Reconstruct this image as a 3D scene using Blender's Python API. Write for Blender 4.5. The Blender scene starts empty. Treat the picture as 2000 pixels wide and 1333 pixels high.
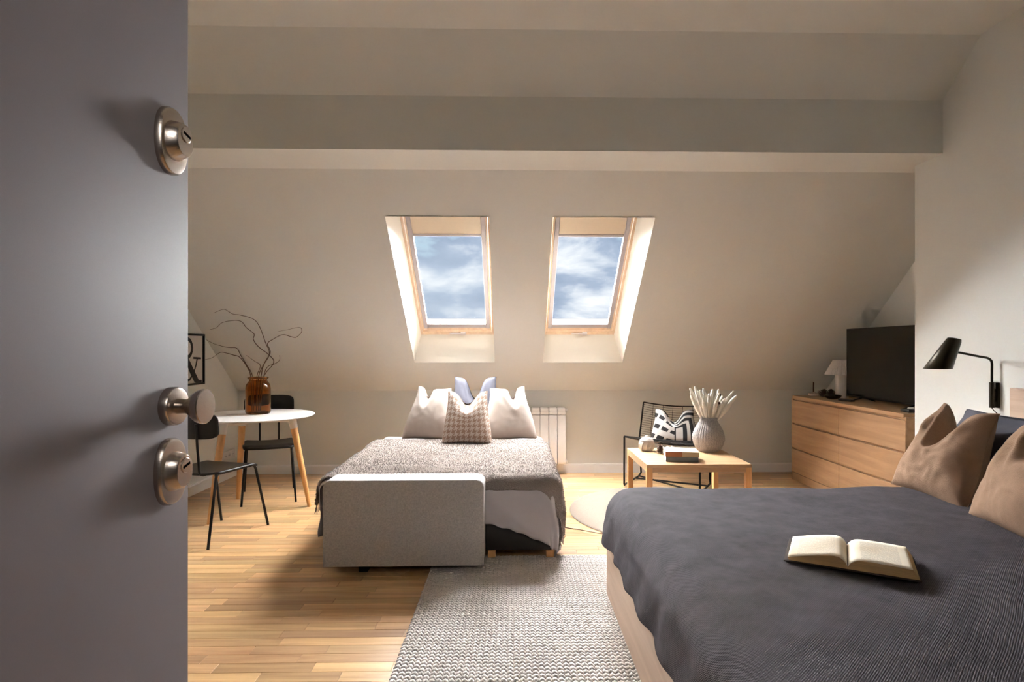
import bpy, bmesh, math, random
from mathutils import Vector, Matrix, noise, Euler
random.seed(7)
S = bpy.context.scene
COL = S.collection
R = math.radians
PI = math.pi

# ---------------------------------------------------------------- camera, sky, daylight, exposure
F, YAW, CX, CY, HC = 1150.0, R(1.2), 1025.09, 682.0, 1.212
cam_d = bpy.data.cameras.new('camera'); cam = bpy.data.objects.new('camera', cam_d); COL.objects.link(cam)
cam.location = (0, 0, HC); cam.rotation_euler = (R(90), 0, -YAW)
cam_d.sensor_width = 36; cam_d.lens = F * 36 / 2000
cam_d.shift_x = -(CX - 1000) / 2000; cam_d.shift_y = (CY - 666.5) / 2000
cam_d.clip_start = 0.02
S.camera = cam
S.view_settings.view_transform = 'Standard'; S.view_settings.look = 'None'
S.view_settings.gamma = 1; S.view_settings.use_curve_mapping = False
S.view_settings.exposure = 1.44

W = bpy.data.worlds.new('sky'); S.world = W; W.use_nodes = True
nt = W.node_tree; nt.nodes.clear()
def nn(t, typ, **kw):
    n = t.nodes.new(typ)
    for k, v in kw.items():
        if k.startswith('i_'): n.inputs[k[2:].replace('_', ' ')].default_value = v
        else: setattr(n, k, v)
    return n
def ramp(t, fac, stops, interp='LINEAR'):
    r = nn(t, 'ShaderNodeValToRGB'); r.color_ramp.interpolation = interp
    e = r.color_ramp.elements
    while len(e) < len(stops): e.new(0.5)
    for q, (p, c) in zip(e, stops): q.position = p; q.color = (*c, 1)
    t.links.new(fac, r.inputs['Fac']); return r
def build_sky():
    L = nt.links.new
    tc = nn(nt, 'ShaderNodeTexCoord')
    mp = nn(nt, 'ShaderNodeMapping'); mp.inputs['Scale'].default_value = (7.0, 7.0, 17.0); mp.inputs['Location'].default_value = (3.4, 1.7, 0.25)
    L(tc.outputs['Generated'], mp.inputs['Vector'])
    n1 = nn(nt, 'ShaderNodeTexNoise', i_Scale=1.0, i_Detail=9.0, i_Roughness=0.52, i_Distortion=0.25); L(mp.outputs[0], n1.inputs['Vector'])
    sz = nn(nt, 'ShaderNodeSeparateXYZ'); L(tc.outputs['Generated'], sz.inputs[0])
    el = nn(nt, 'ShaderNodeMapRange'); el.inputs['From Min'].default_value = 0.0; el.inputs['From Max'].default_value = 0.22; el.inputs['To Min'].default_value = 0.055; el.inputs['To Max'].default_value = -0.02; L(sz.outputs['Z'], el.inputs['Value'])
    ad = nn(nt, 'ShaderNodeMath', operation='ADD'); L(n1.outputs['Fac'], ad.inputs[0]); L(el.outputs[0], ad.inputs[1])
    base = ramp(nt, ad.outputs[0], [(0.27, (0.38, 0.66, 0.80)), (0.36, (0.46, 0.62, 0.74)), (0.42, (0.32, 0.40, 0.54)), (0.50, (0.40, 0.48, 0.62)), (0.57, (0.66, 0.72, 0.81)), (0.65, (0.95, 0.96, 0.98))])
    mp2 = nn(nt, 'ShaderNodeMapping'); mp2.inputs['Scale'].default_value = (2.2, 2.2, 7.0); mp2.inputs['Location'].default_value = (0.3, 5.1, 2.0)
    L(tc.outputs['Generated'], mp2.inputs['Vector'])
    n2 = nn(nt, 'ShaderNodeTexNoise', i_Scale=1.0, i_Detail=5.0, i_Roughness=0.5); L(mp2.outputs[0], n2.inputs['Vector'])
    soft = ramp(nt, n2.outputs['Fac'], [(0.35, (0.46, 0.54, 0.66)), (0.65, (0.62, 0.70, 0.79))])
    mk = ramp(nt, n2.outputs['Fac'], [(0.42, (0.0, 0.0, 0.0)), (0.66, (0.6, 0.6, 0.6))])
    mx = nn(nt, 'ShaderNodeMix', data_type='RGBA'); L(mk.outputs[0], mx.inputs['Factor']); L(base.outputs[0], mx.inputs[6]); L(soft.outputs[0], mx.inputs[7])
    bg = nn(nt, 'ShaderNodeBackground', i_Strength=0.43); L(mx.outputs[2], bg.inputs['Color'])
    out = nn(nt, 'ShaderNodeOutputWorld'); L(bg.outputs[0], out.inputs['Surface'])
build_sky()
# the veiled sun low over the roof slope, and the even light of the overcast sky around it
def sun_lamp(name, energy, angle, elev, az=0.0, color=(0.965, 0.98, 1.0)):
    d = bpy.data.lights.new(name, 'SUN'); o = bpy.data.objects.new(name, d); COL.objects.link(o)
    d.energy = energy; d.angle = R(angle); d.color = color; o.location = (0, 12, 10)
    o.rotation_euler = Vector((math.sin(R(az)), -math.cos(R(elev)) * math.cos(R(az)), -math.sin(R(elev)))).to_track_quat('-Z', 'Y').to_euler()
sun_lamp('veiled_sun', 4.0, 60, 30)
sun_lamp('overcast_light', 112.0, 178, 42)
# invented soft fill behind the camera, added to lift the room through the doorway
hall_d = bpy.data.lights.new('added_fill', 'AREA'); hall = bpy.data.objects.new('added_fill', hall_d); COL.objects.link(hall)
hall_d.shape = 'DISK'; hall_d.size = 0.9; hall_d.energy = 5.0; hall_d.color = (1.0, 0.96, 0.92)
hall.location = (0.1, -1.25, 2.40); hall.rotation_euler = Vector((0.0, 0.75, -0.66)).to_track_quat('-Z', 'Y').to_euler()

# ---------------------------------------------------------------- materials
def lin(r, g, b):
    f = lambda c: (c / 255 / 12.92) if c / 255 <= 0.04045 else ((c / 255 + 0.055) / 1.055) ** 2.4
    return (f(r), f(g), f(b))
MATS = {}
def mat(name, rgb, rough=0.6, metal=0.0, var=0.0, vscale=4.0, bump=0.0, bscale=60.0, spec=0.5, sheen=0.0, stretch=(1, 1, 1), coord='Object', coat=0.0):
    m = bpy.data.materials.new(name); m.use_nodes = True; t = m.node_tree; L = t.links.new
    b = t.nodes['Principled BSDF']; c = lin(*rgb)
    b.inputs['Base Color'].default_value = (*c, 1); b.inputs['Roughness'].default_value = rough
    b.inputs['Metallic'].default_value = metal; b.inputs['Specular IOR Level'].default_value = spec
    b.inputs['Sheen Weight'].default_value = sheen; b.inputs['Coat Weight'].default_value = coat
    tc = nn(t, 'ShaderNodeTexCoord'); mp = nn(t, 'ShaderNodeMapping'); mp.inputs['Scale'].default_value = stretch
    L(tc.outputs[coord], mp.inputs['Vector'])
    if var:
        n = nn(t, 'ShaderNodeTexNoise', i_Scale=vscale, i_Detail=6.0, i_Roughness=0.6); L(mp.outputs[0], n.inputs['Vector'])
        lo = tuple(x * (1 - var) for x in c); hi = tuple(min(1, x * (1 + var)) for x in c)
        r = ramp(t, n.outputs['Fac'], [(0.3, lo), (0.7, hi)]); L(r.outputs[0], b.inputs['Base Color'])
    if bump:
        n = nn(t, 'ShaderNodeTexNoise', i_Scale=bscale, i_Detail=4.0); L(mp.outputs[0], n.inputs['Vector'])
        bp = nn(t, 'ShaderNodeBump', i_Strength=bump, i_Distance=0.01); L(n.outputs['Fac'], bp.inputs['Height']); L(bp.outputs[0], b.inputs['Normal'])
    MATS[name] = m; return m
def wood(name, dark, light, axis=0, rough=0.45, scale=7.0, islands=False, objrand=False, rnd=0.25):
    m = bpy.data.materials.new(name); m.use_nodes = True; t = m.node_tree; L = t.links.new
    b = t.nodes['Principled BSDF']; b.inputs['Roughness'].default_value = rough
    tc = nn(t, 'ShaderNodeTexCoord'); mp = nn(t, 'ShaderNodeMapping'); sc = [scale * 2.6] * 3; sc[axis] = scale * 0.18; mp.inputs['Scale'].default_value = sc
    L(tc.outputs['Object'], mp.inputs['Vector'])
    vec = mp.outputs[0]; rv = None
    if islands: rv = nn(t, 'ShaderNodeNewGeometry').outputs['Random Per Island']
    elif objrand: rv = nn(t, 'ShaderNodeObjectInfo').outputs['Random']
    if rv:
        ml = nn(t, 'ShaderNodeMath', operation='MULTIPLY'); ml.inputs[1].default_value = 57.0; L(rv, ml.inputs[0])
        ad = nn(t, 'ShaderNodeVectorMath', operation='ADD'); L(vec, ad.inputs[0]); L(ml.outputs[0], ad.inputs[1]); vec = ad.outputs[0]
    n = nn(t, 'ShaderNodeTexNoise', i_Scale=1.0, i_Detail=7.0, i_Roughness=0.62, i_Distortion=0.6); L(vec, n.inputs['Vector'])
    r = ramp(t, n.outputs['Fac'], [(0.30, lin(*dark)), (0.68, lin(*light))])
    col = r.outputs[0]
    if rv:
        hs = nn(t, 'ShaderNodeHueSaturation')
        mr = nn(t, 'ShaderNodeMapRange'); mr.inputs['To Min'].default_value = 1 - rnd; mr.inputs['To Max'].default_value = 1 + rnd; L(rv, mr.inputs['Value'])
        m2 = nn(t, 'ShaderNodeMath', operation='MULTIPLY'); m2.inputs[1].default_value = 7.31; L(rv, m2.inputs[0])
        fr = nn(t, 'ShaderNodeMath', operation='FRACT'); L(m2.outputs[0], fr.inputs[0])
        mh = nn(t, 'ShaderNodeMapRange'); mh.inputs['To Min'].default_value = 0.493; mh.inputs['To Max'].default_value = 0.506; L(fr.outputs[0], mh.inputs['Value'])
        L(mr.outputs[0], hs.inputs['Value']); L(mh.outputs[0], hs.inputs['Hue']); L(col, hs.inputs['Color']); col = hs.outputs[0]
    L(col, b.inputs['Base Color'])
    bp = nn(t, 'ShaderNodeBump', i_Strength=0.06, i_Distance=0.004); L(n.outputs['Fac'], bp.inputs['Height']); L(bp.outputs[0], b.inputs['Normal'])
    MATS[name] = m; return m
def weave(name, rgb, pitch=0.004, depth=0.5, var=0.10, vscale=3.0, sheen=0.0, rough=0.9, mixdark=0.25, uv=False):
    m = bpy.data.materials.new(name); m.use_nodes = True; t = m.node_tree; L = t.links.new
    b = t.nodes['Principled BSDF']; b.inputs['Roughness'].default_value = rough; b.inputs['Sheen Weight'].default_value = sheen
    b.inputs['Specular IOR Level'].default_value = 0.2
    tc = nn(t, 'ShaderNodeTexCoord'); src = tc.outputs['UV' if uv else 'Object']
    k = 2 * PI / pitch
    sx = nn(t, 'ShaderNodeSeparateXYZ'); L(src, sx.inputs[0])
    hs = []
    for ax in (('X', 'Y') if not uv else ('X', 'Y')):
        ml = nn(t, 'ShaderNodeMath', operation='MULTIPLY'); ml.inputs[1].default_value = k; L(sx.outputs[ax], ml.inputs[0])
        if ax == 'Y' and not uv:
            mz = nn(t, 'ShaderNodeMath', operation='MULTIPLY'); mz.inputs[1].default_value = k; L(sx.outputs['Z'], mz.inputs[0])
            a2 = nn(t, 'ShaderNodeMath', operation='ADD'); L(ml.outputs[0], a2.inputs[0]); L(mz.outputs[0], a2.inputs[1]); ml = a2
        s_ = nn(t, 'ShaderNodeMath', operation='SINE'); L(ml.outputs[0], s_.inputs[0]); hs.append(s_)
    pr = nn(t, 'ShaderNodeMath', operation='MULTIPLY'); L(hs[0].outputs[0], pr.inputs[0]); L(hs[1].outputs[0], pr.inputs[1])
    mr = nn(t, 'ShaderNodeMapRange'); mr.inputs['From Min'].default_value = -1; L(pr.outputs[0], mr.inputs['Value'])
    n = nn(t, 'ShaderNodeTexNoise', i_Scale=vscale, i_Detail=7.0, i_Roughness=0.65); L(tc.outputs['Object'], n.inputs['Vector'])
    c = lin(*rgb)
    r = ramp(t, n.outputs['Fac'], [(0.3, tuple(x * (1 - var) for x in c)), (0.7, tuple(min(1, x * (1 + var)) for x in c))])
    mx = nn(t, 'ShaderNodeMix', data_type='RGBA', blend_type='MULTIPLY'); mx.inputs['Factor'].default_value = mixdark
    L(r.outputs[0], mx.inputs[6]); L(mr.outputs[0], mx.inputs[7]); L(mx.outputs[2], b.inputs['Base Color'])
    bp = nn(t, 'ShaderNodeBump', i_Strength=depth, i_Distance=pitch * 0.35); L(mr.outputs[0], bp.inputs['Height']); L(bp.outputs[0], b.inputs['Normal'])
    MATS[name] = m; return m

WALL = mat('greige wall paint', (226, 226, 221), 0.85, var=0.02, vscale=1.5, bump=0.05, bscale=220)
CEIL = WALL
FRONTP = mat('bounce-cutting dark taupe', (84, 78, 72), 0.85)  # unseen walls, coloured dark so less light bounces onto beam and ceiling
LINING = mat('cream lining paint', (228, 221, 208), 0.6)
PINE = wood('pine', (214, 184, 152), (232, 208, 180), axis=1, rough=0.4)
WHITEP = mat('white plastic', (214, 208, 206), 0.5)
RAILP = mat('grey-white blind rail', (172, 164, 165), 0.6, spec=0.2)
BLIND = mat('beige blind cloth', (214, 198, 176), 0.9, var=0.02, vscale=200)
TRIMW = mat('pale baseboard paint', (244, 242, 240), 0.45)
DOORM = mat('warm grey door laminate', (124, 115, 119), 0.55, spec=0.3, var=0.03, vscale=900, bump=0.02, bscale=600)
NICKEL = mat('brushed nickel', (194, 182, 172), 0.27, metal=1.0, bump=0.03, bscale=500, stretch=(0.15, 1, 1))
BLACK = mat('black slot', (8, 8, 8), 0.9, spec=0.0)
BSTEEL = mat('black steel', (16, 14, 14), 0.4, spec=0.3, var=0.1, vscale=30)
BPLY = mat('black stained plywood', (17, 13, 12), 0.4, spec=0.25, var=0.25, vscale=20, stretch=(1, 6, 1))
OAK = wood('oak veneer', (158, 120, 86), (186, 148, 110), axis=1, rough=0.42)
OAKX = wood('oak table', (166, 130, 94), (192, 158, 120), axis=0, rough=0.4)
OAKZ = wood('oak legs', (196, 140, 84), (220, 168, 112), axis=2, rough=0.4)
OAKB = wood('bleached oak veneer', (184, 156, 132), (204, 178, 156), axis=1, rough=0.45)
PLANK = wood('oak stave', (172, 130, 88), (212, 173, 126), axis=0, rough=0.30, objrand=True, scale=9, rnd=0.25)
PLANKS = wood('oak stave field', (172, 130, 88), (212, 173, 126), axis=0, rough=0.30, islands=True, scale=9, rnd=0.25)
SUBF = mat('dark joint', (70, 48, 30), 0.8)
WTABLE = mat('white table lacquer', (232, 228, 224), 0.35)
SOFA = weave('grey sofa tweed', (198, 192, 188), 0.0042, 0.6, var=0.22, vscale=160, mixdark=0.45)
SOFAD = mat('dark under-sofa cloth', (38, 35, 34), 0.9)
SHEET = mat('white cotton sheet', (186, 180, 182), 0.85, var=0.02, vscale=3, bump=0.06, bscale=14, spec=0.2)
THROW = mat('cream boucle throw', (146, 134, 127), 0.95, var=0.08, vscale=170, bump=1.0, bscale=150, spec=0.1)
SPREAD = weave('charcoal waffle bedspread', (92, 86, 91), 0.0062, 0.9, var=0.22, vscale=14, mixdark=0.5)
TANL = mat('tan linen', (148, 119, 97), 0.9, var=0.08, vscale=30, bump=0.35, bscale=420, spec=0.2)
GREYP = mat('blue grey cotton', (88, 87, 96), 0.85, var=0.06, vscale=8, bump=0.12, bscale=200, spec=0.2)
OFFW = mat('off-white cushion cotton', (166, 153, 144), 0.9, var=0.03, vscale=10, bump=0.1, bscale=300, spec=0.2)
PILE = mat('cream boucle loops', (158, 147, 141), 0.95, var=0.06, vscale=100, spec=0.1)
RUGW = mat('cream wool yarn', (226, 217, 211), 0.95, var=0.10, vscale=60, bump=0.5, bscale=500, spec=0.2)
RUGB = mat('rug backing', (84, 72, 67), 0.95)
RUGR = mat('cream round rug pile', (150, 134, 121), 0.95, var=0.08, vscale=120, bump=0.9, bscale=260, spec=0.2)
RADW = mat('radiator enamel', (246, 245, 244), 0.35)
TVB = mat('tv screen', (14, 13, 13), 0.18, spec=0.35)
TVF = mat('tv bezel', (18, 17, 17), 0.4)
LAMPB = mat('blackened lamp metal', (46, 38, 24), 0.35, metal=0.6)
LAMPW = mat('white lamp porcelain', (226, 218, 212), 0.5)
CANDLE = mat('cream stoneware', (200, 188, 176), 0.7, var=0.05, vscale=12, bump=0.3, bscale=60)
CONE = mat('brown pine cone', (92, 66, 52), 0.8, var=0.3, vscale=90)
CONED = mat('dark pine cone', (52, 36, 30), 0.8, var=0.3, vscale=90)
VASEG = mat('grey woven vase', (176, 169, 166), 0.8, var=0.30, vscale=150, bump=0.8, bscale=260)
PLUME = mat('cream dried grass', (250, 243, 230), 0.98, spec=0.05, var=0.06, vscale=60, bump=0.9, bscale=240)
TWIG = mat('brown willow twig', (92, 68, 52), 0.8, var=0.2, vscale=40)
BKWHITE = mat('white book board', (236, 228, 222), 0.5)
BKBROWN = mat('russet book cloth', (172, 112, 76), 0.7)
BKTAN = mat('tan book cloth', (206, 182, 146), 0.7)
BKGREY = mat('blue grey book cloth', (128, 132, 136), 0.7)
PAPER = mat('book paper edge', (206, 168, 118), 0.8, var=0.18, vscale=8, stretch=(1, 1, 60))
COVER = mat('dark book cover', (54, 38, 26), 0.6)
PINKD = mat('pale stone dish', (196, 176, 164), 0.5)
GLASSK = mat('black glass dish', (8, 8, 10), 0.08, spec=0.7)
CABLE = mat('brown cable', (96, 64, 46), 0.6)
POSTER = mat('poster paper', (206, 196, 188), 0.7)
INK = mat('black print', (34, 26, 22), 0.8)
SLOTG = mat('hole shade and button grey', (96, 92, 88), 0.6)  # shade painted into the socket holes; plain grey on the remote's buttons

def glass_pane():
    m = bpy.data.materials.new('window glass'); m.use_nodes = True; t = m.node_tree; t.nodes.clear(); L = t.links.new
    tr = nn(t, 'ShaderNodeBsdfTransparent'); tr.inputs[0].default_value = (0.97, 0.98, 0.98, 1)
    gl = nn(t, 'ShaderNodeBsdfGlossy', i_Roughness=0.02); fr = nn(t, 'ShaderNodeFresnel', i_IOR=1.12)
    mx = nn(t, 'ShaderNodeMixShader'); L(fr.outputs[0], mx.inputs[0]); L(tr.outputs[0], mx.inputs[1]); L(gl.outputs[0], mx.inputs[2])
    o = nn(t, 'ShaderNodeOutputMaterial'); L(mx.outputs[0], o.inputs['Surface']); return m
PANE = glass_pane()
def amber_glass():
    m = bpy.data.materials.new('amber glass'); m.use_nodes = True; t = m.node_tree; b = t.nodes['Principled BSDF']
    b.inputs['Base Color'].default_value = (*lin(204, 152, 96), 1); b.inputs['Transmission Weight'].default_value = 1.0
    b.inputs['Roughness'].default_value = 0.03; b.inputs['IOR'].default_value = 1.3; return m
AMBER = amber_glass()
def houndstooth():
    m = bpy.data.materials.new('houndstooth knit'); m.use_nodes = True; t = m.node_tree; L = t.links.new; b = t.nodes['Principled BSDF']
    b.inputs['Roughness'].default_value = 0.95
    tc = nn(t, 'ShaderNodeTexCoord'); sp = nn(t, 'ShaderNodeSeparateXYZ'); L(tc.outputs['UV'], sp.inputs[0])
    def M(op, a, c=None):
        n = nn(t, 'ShaderNodeMath', operation=op)
        for i, v in enumerate((a, c)):
            if v is None: continue
            if isinstance(v, (int, float)): n.inputs[i].default_value = v
            else: L(v, n.inputs[i])
        return n.outputs[0]
    K = 76.0
    x = M('FLOOR', M('MULTIPLY', sp.outputs['X'], K)); y = M('FLOOR', M('MULTIPLY', sp.outputs['Y'], K))
    A = M('LESS_THAN', M('FLOORED_MODULO', x, 8), 3.5); Bq = M('LESS_THAN', M('FLOORED_MODULO', y, 8), 3.5)
    tw = M('LESS_THAN', M('FLOORED_MODULO', M('SUBTRACT', x, y), 4), 1.5)
    v = M('ADD', M('MULTIPLY', tw, A), M('MULTIPLY', M('SUBTRACT', 1, tw), Bq))
    mx = nn(t, 'ShaderNodeMix', data_type='RGBA'); L(v, mx.inputs['Factor'])
    mx.inputs[6].default_value = (*lin(176, 163, 153), 1); mx.inputs[7].default_value = (*lin(138, 113, 98), 1)
    L(mx.outputs[2], b.inputs['Base Color'])
    n = nn(t, 'ShaderNodeTexNoise', i_Scale=350.0); L(tc.outputs['Object'], n.inputs['Vector'])
    bp = nn(t, 'ShaderNodeBump', i_Strength=0.5, i_Distance=0.004); L(n.outputs['Fac'], bp.inputs['Height']); L(bp.outputs[0], b.inputs['Normal']); return m
HOUND = houndstooth()
def zebra():
    m = bpy.data.materials.new('black and white block print'); m.use_nodes = True; t = m.node_tree; L = t.links.new; b = t.nodes['Principled BSDF']
    b.inputs['Roughness'].default_value = 0.9
    tc = nn(t, 'ShaderNodeTexCoord'); sp = nn(t, 'ShaderNodeSeparateXYZ'); L(tc.outputs['UV'], sp.inputs[0])
    def M(op, a, c=None):
        n = nn(t, 'ShaderNodeMath', operation=op)
        for i, v in enumerate((a, c)):
            if v is None: continue
            if isinstance(v, (int, float)): n.inputs[i].default_value = v
            else: L(v, n.inputs[i])
        return n.outputs[0]
    u, v = sp.outputs['X'], sp.outputs['Y']
    # nested arches on one half, broken diagonal bars on the other
    arch = M('MAXIMUM', M('ABSOLUTE', M('SUBTRACT', u, 0.60)), M('SUBTRACT', v, 0.42))
    s1 = M('GREATER_THAN', M('FRACT', M('MULTIPLY', arch, 6.2)), 0.45)
    d = M('ADD', M('MULTIPLY', u, 1.6), M('MULTIPLY', v, 3.4)); d2 = M('SUBTRACT', M('MULTIPLY', u, 4.4), M('MULTIPLY', v, 1.7))
    s2 = M('MULTIPLY', M('GREATER_THAN', M('FRACT', d), 0.58), M('GREATER_THAN', M('FRACT', d2), 0.28))
    half = M('GREATER_THAN', u, 0.50)
    k = M('ADD', M('MULTIPLY', half, s1), M('MULTIPLY', M('SUBTRACT', 1, half), s2))
    mx = nn(t, 'ShaderNodeMix', data_type='RGBA'); L(k, mx.inputs['Factor'])
    mx.inputs[6].default_value = (*lin(186, 178, 172), 1); mx.inputs[7].default_value = (*lin(36, 33, 35), 1)
    L(mx.outputs[2], b.inputs['Base Color']); return m
ZEBRA = zebra()
def page_print():
    m = bpy.data.materials.new('printed page'); m.use_nodes = True; t = m.node_tree; L = t.links.new; b = t.nodes['Principled BSDF']
    b.inputs['Roughness'].default_value = 0.8
    tc = nn(t, 'ShaderNodeTexCoord'); sp = nn(t, 'ShaderNodeSeparateXYZ'); L(tc.outputs['Object'], sp.inputs[0])
    def M(op, a, c=None):
        n = nn(t, 'ShaderNodeMath', operation=op)
        for i, v in enumerate((a, c)):
            if v is None: continue
            if isinstance(v, (int, float)): n.inputs[i].default_value = v
            else: L(v, n.inputs[i])
        return n.outputs[0]
    ln = M('GREATER_THAN', M('FRACT', M('MULTIPLY', sp.outputs['Y'], 140.0)), 0.55)
    ax = M('ABSOLUTE', sp.outputs['X'])
    k = M('MULTIPLY', M('MULTIPLY', ln, M('GREATER_THAN', ax, 0.035)), M('MULTIPLY', M('LESS_THAN', ax, 0.138), M('LESS_THAN', M('ABSOLUTE', sp.outputs['Y']), 0.095)))
    mp = nn(t, 'ShaderNodeMapping'); mp.inputs['Scale'].default_value = (300, 140, 1); L(tc.outputs['Object'], mp.inputs['Vector'])
    n = nn(t, 'ShaderNodeTexNoise', i_Scale=1.0, i_Detail=1.0); L(mp.outputs[0], n.inputs['Vector'])
    k = M('MULTIPLY', M('MULTIPLY', k, M('GREATER_THAN', n.outputs['Fac'], 0.42)), 0.42)
    n2 = nn(t, 'ShaderNodeTexNoise', i_Scale=9.0, i_Detail=4.0); L(tc.outputs['Object'], n2.inputs['Vector'])
    pc = ramp(t, n2.outputs['Fac'], [(0.3, lin(228, 208, 178)), (0.6, lin(240, 228, 208))])
    mx = nn(t, 'ShaderNodeMix', data_type='RGBA'); L(k, mx.inputs['Factor']); L(pc.outputs[0], mx.inputs[6]); mx.inputs[7].default_value = (*lin(120, 108, 96), 1)
    L(mx.outputs[2], b.inputs['Base Color']); return m
PAGE = page_print()

# ---------------------------------------------------------------- mesh helpers
class MB:
    def __init__(s): s.v = []; s.f = []; s.uv = None
    def add(s, V, Fc):
        o = len(s.v); s.v += [tuple(p) for p in V]; s.f += [tuple(i + o for i in q) for q in Fc]; return s
    def box(s, x0, x1, y0, y1, z0, z1, bev=0.0, seg=2, xf=None):
        if x1 < x0: x0, x1 = x1, x0
        if y1 < y0: y0, y1 = y1, y0
        V = [(x, y, z) for z in (z0, z1) for y in (y0, y1) for x in (x0, x1)]
        Q = [(0, 2, 3, 1), (4, 5, 7, 6), (0, 1, 5, 4), (2, 6, 7, 3), (0, 4, 6, 2), (1, 3, 7, 5)]
        if bev:
            bm = bmesh.new(); vs = [bm.verts.new(p) for p in V]
            for q in Q: bm.faces.new([vs[i] for i in q])
            bmesh.ops.bevel(bm, geom=list(bm.edges), offset=bev, segments=seg, profile=0.5, affect='EDGES')
            bm.verts.index_update(); V = [tuple(v.co) for v in bm.verts]; Q = [tuple(v.index for v in f.verts) for f in bm.faces]; bm.free()
        if xf: V = [xf(*p) for p in V]
        return s.add(V, Q)
    def tube(s, pts, r, n=8, cap=True):
        P = [Vector(p) for p in pts]; m = len(P); rs = r if isinstance(r, (list, tuple)) else [r] * m
        V = []; up = None
        for i, p in enumerate(P):
            d = (P[min(i + 1, m - 1)] - P[max(i - 1, 0)]).normalized()
            if up is None:
                up = d.orthogonal().normalized()
            else:
                up = (up - d * up.dot(d)); up = up.normalized() if up.length > 1e-6 else d.orthogonal().normalized()
            sd = d.cross(up)
            for k in range(n):
                a = 2 * PI * k / n; V.append(p + (up * math.cos(a) + sd * math.sin(a)) * rs[i])
        Q = [(i * n + k, i * n + (k + 1) % n, (i + 1) * n + (k + 1) % n, (i + 1) * n + k) for i in range(m - 1) for k in range(n)]
        if cap: Q += [tuple(range(n - 1, -1, -1)), tuple((m - 1) * n + k for k in range(n))]
        return s.add(V, Q)
    def lathe(s, prof, n=32, c=(0, 0, 0), mtx=None, sx=1.0, sy=1.0):
        V = []
        for r, z in prof:
            for k in range(n):
                a = 2 * PI * k / n; p = Vector((r * math.cos(a) * sx, r * math.sin(a) * sy, z))
                if mtx: p = mtx @ p
                V.append(p + Vector(c))
        m = len(prof)
        Q = [(i * n + k, i * n + (k + 1) % n, (i + 1) * n + (k + 1) % n, (i + 1) * n + k) for i in range(m - 1) for k in range(n)]
        Q += [tuple(range(n - 1, -1, -1)), tuple((m - 1) * n + k for k in range(n))]
        return s.add(V, Q)
    def grid(s, fn, nu, nv, wrap=False):
        V = [fn(i / (nu - (0 if wrap else 1)), j / (nv - 1)) for j in range(nv) for i in range(nu)]
        Q = []
        for j in range(nv - 1):
            for i in range(nu if wrap else nu - 1):
                i2 = (i + 1) % nu; Q.append((j * nu + i, j * nu + i2, (j + 1) * nu + i2, (j + 1) * nu + i))
        return s.add(V, Q)
    def prism(s, poly, vec):
        n = len(poly); V = [Vector(p) for p in poly] + [Vector(p) + Vector(vec) for p in poly]
        return s.add(V, [tuple(range(n - 1, -1, -1)), tuple(range(n, 2 * n))] + [(i, (i + 1) % n, (i + 1) % n + n, i + n) for i in range(n)])
    def build(s, name, m, parent=None, smooth=True, loc=None, rot=None, angle=40):
        me = bpy.data.meshes.new(name); me.from_pydata(s.v, [], s.f); me.update()
        bm = bmesh.new(); bm.from_mesh(me); bmesh.ops.recalc_face_normals(bm, faces=bm.faces); bm.to_mesh(me); bm.free()
        if smooth:
            me.polygons.foreach_set('use_smooth', [True] * len(me.polygons)); me.set_sharp_from_angle(angle=R(angle))
        if s.uv:
            ul = me.uv_layers.new(name='UVMap')
            for l in me.loops: ul.data[l.index].uv = s.uv[l.vertex_index]
        me.materials.append(m)
        o = bpy.data.objects.new(name, me); COL.objects.link(o)
        if parent: o.parent = parent
        if loc: o.location = loc
        if rot: o.rotation_euler = rot
        return o
def tag(o, label=None, cat=None, group=None, kind=None):
    if label: o['label'] = label
    if cat: o['category'] = cat
    if group: o['group'] = group
    if kind: o['kind'] = kind
    return o
def empty(name, loc=(0, 0, 0), rz=0.0, label=None, cat=None, group=None, kind=None):
    o = bpy.data.objects.new(name, None); COL.objects.link(o); o.location = loc; o.rotation_euler = (0, 0, rz); o.empty_display_size = 0.1
    return tag(o, label, cat, group, kind)
def struct(o, label=None, cat=None): return tag(o, label, cat, kind='structure')
def copy_tree(o, parent=None):
    c = o.copy(); COL.objects.link(c); c.parent = parent
    for ch in o.children: copy_tree(ch, c)
    return c
def rot_about(m): return m.to_matrix()
def sm(a, b, x):
    t = min(1, max(0, (x - a) / (b - a))); return t * t * (3 - 2 * t)
def catmull(P, k=6):
    P = [Vector(p) for p in P]; out = []
    for i in range(len(P) - 1):
        a, b, c, d = P[max(i - 1, 0)], P[i], P[i + 1], P[min(i + 2, len(P) - 1)]
        for j in range(k):
            t = j / k; out.append(0.5 * ((2 * b) + (c - a) * t + (2 * a - 5 * b + 4 * c - d) * t * t + (3 * b - a - 3 * c + d) * t ** 3))
    return out + [P[-1]]

# ---------------------------------------------------------------- room shell
YB, XL, XR, XRC, YC = 5.755, -2.66, 2.588, 3.095, 3.735      # back wall, left wall, right wall, recess wall, corner of the recess
YF, ZC, YS = -0.06, 2.95, 3.20                                 # front wall, flat ceiling, where the slope meets it
ZK = 0.806; SA = R(40); CS, SN, TN = math.cos(SA), math.sin(SA), math.tan(SA)
def zs(y): return ZK + (YB - y) * TN
Y0, Z0 = 4.16, zs(4.16)
def SL(x, s, n): return (x, Y0 + s * CS + n * SN, Z0 - s * SN + n * CS)   # x, down the slope, outwards

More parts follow.
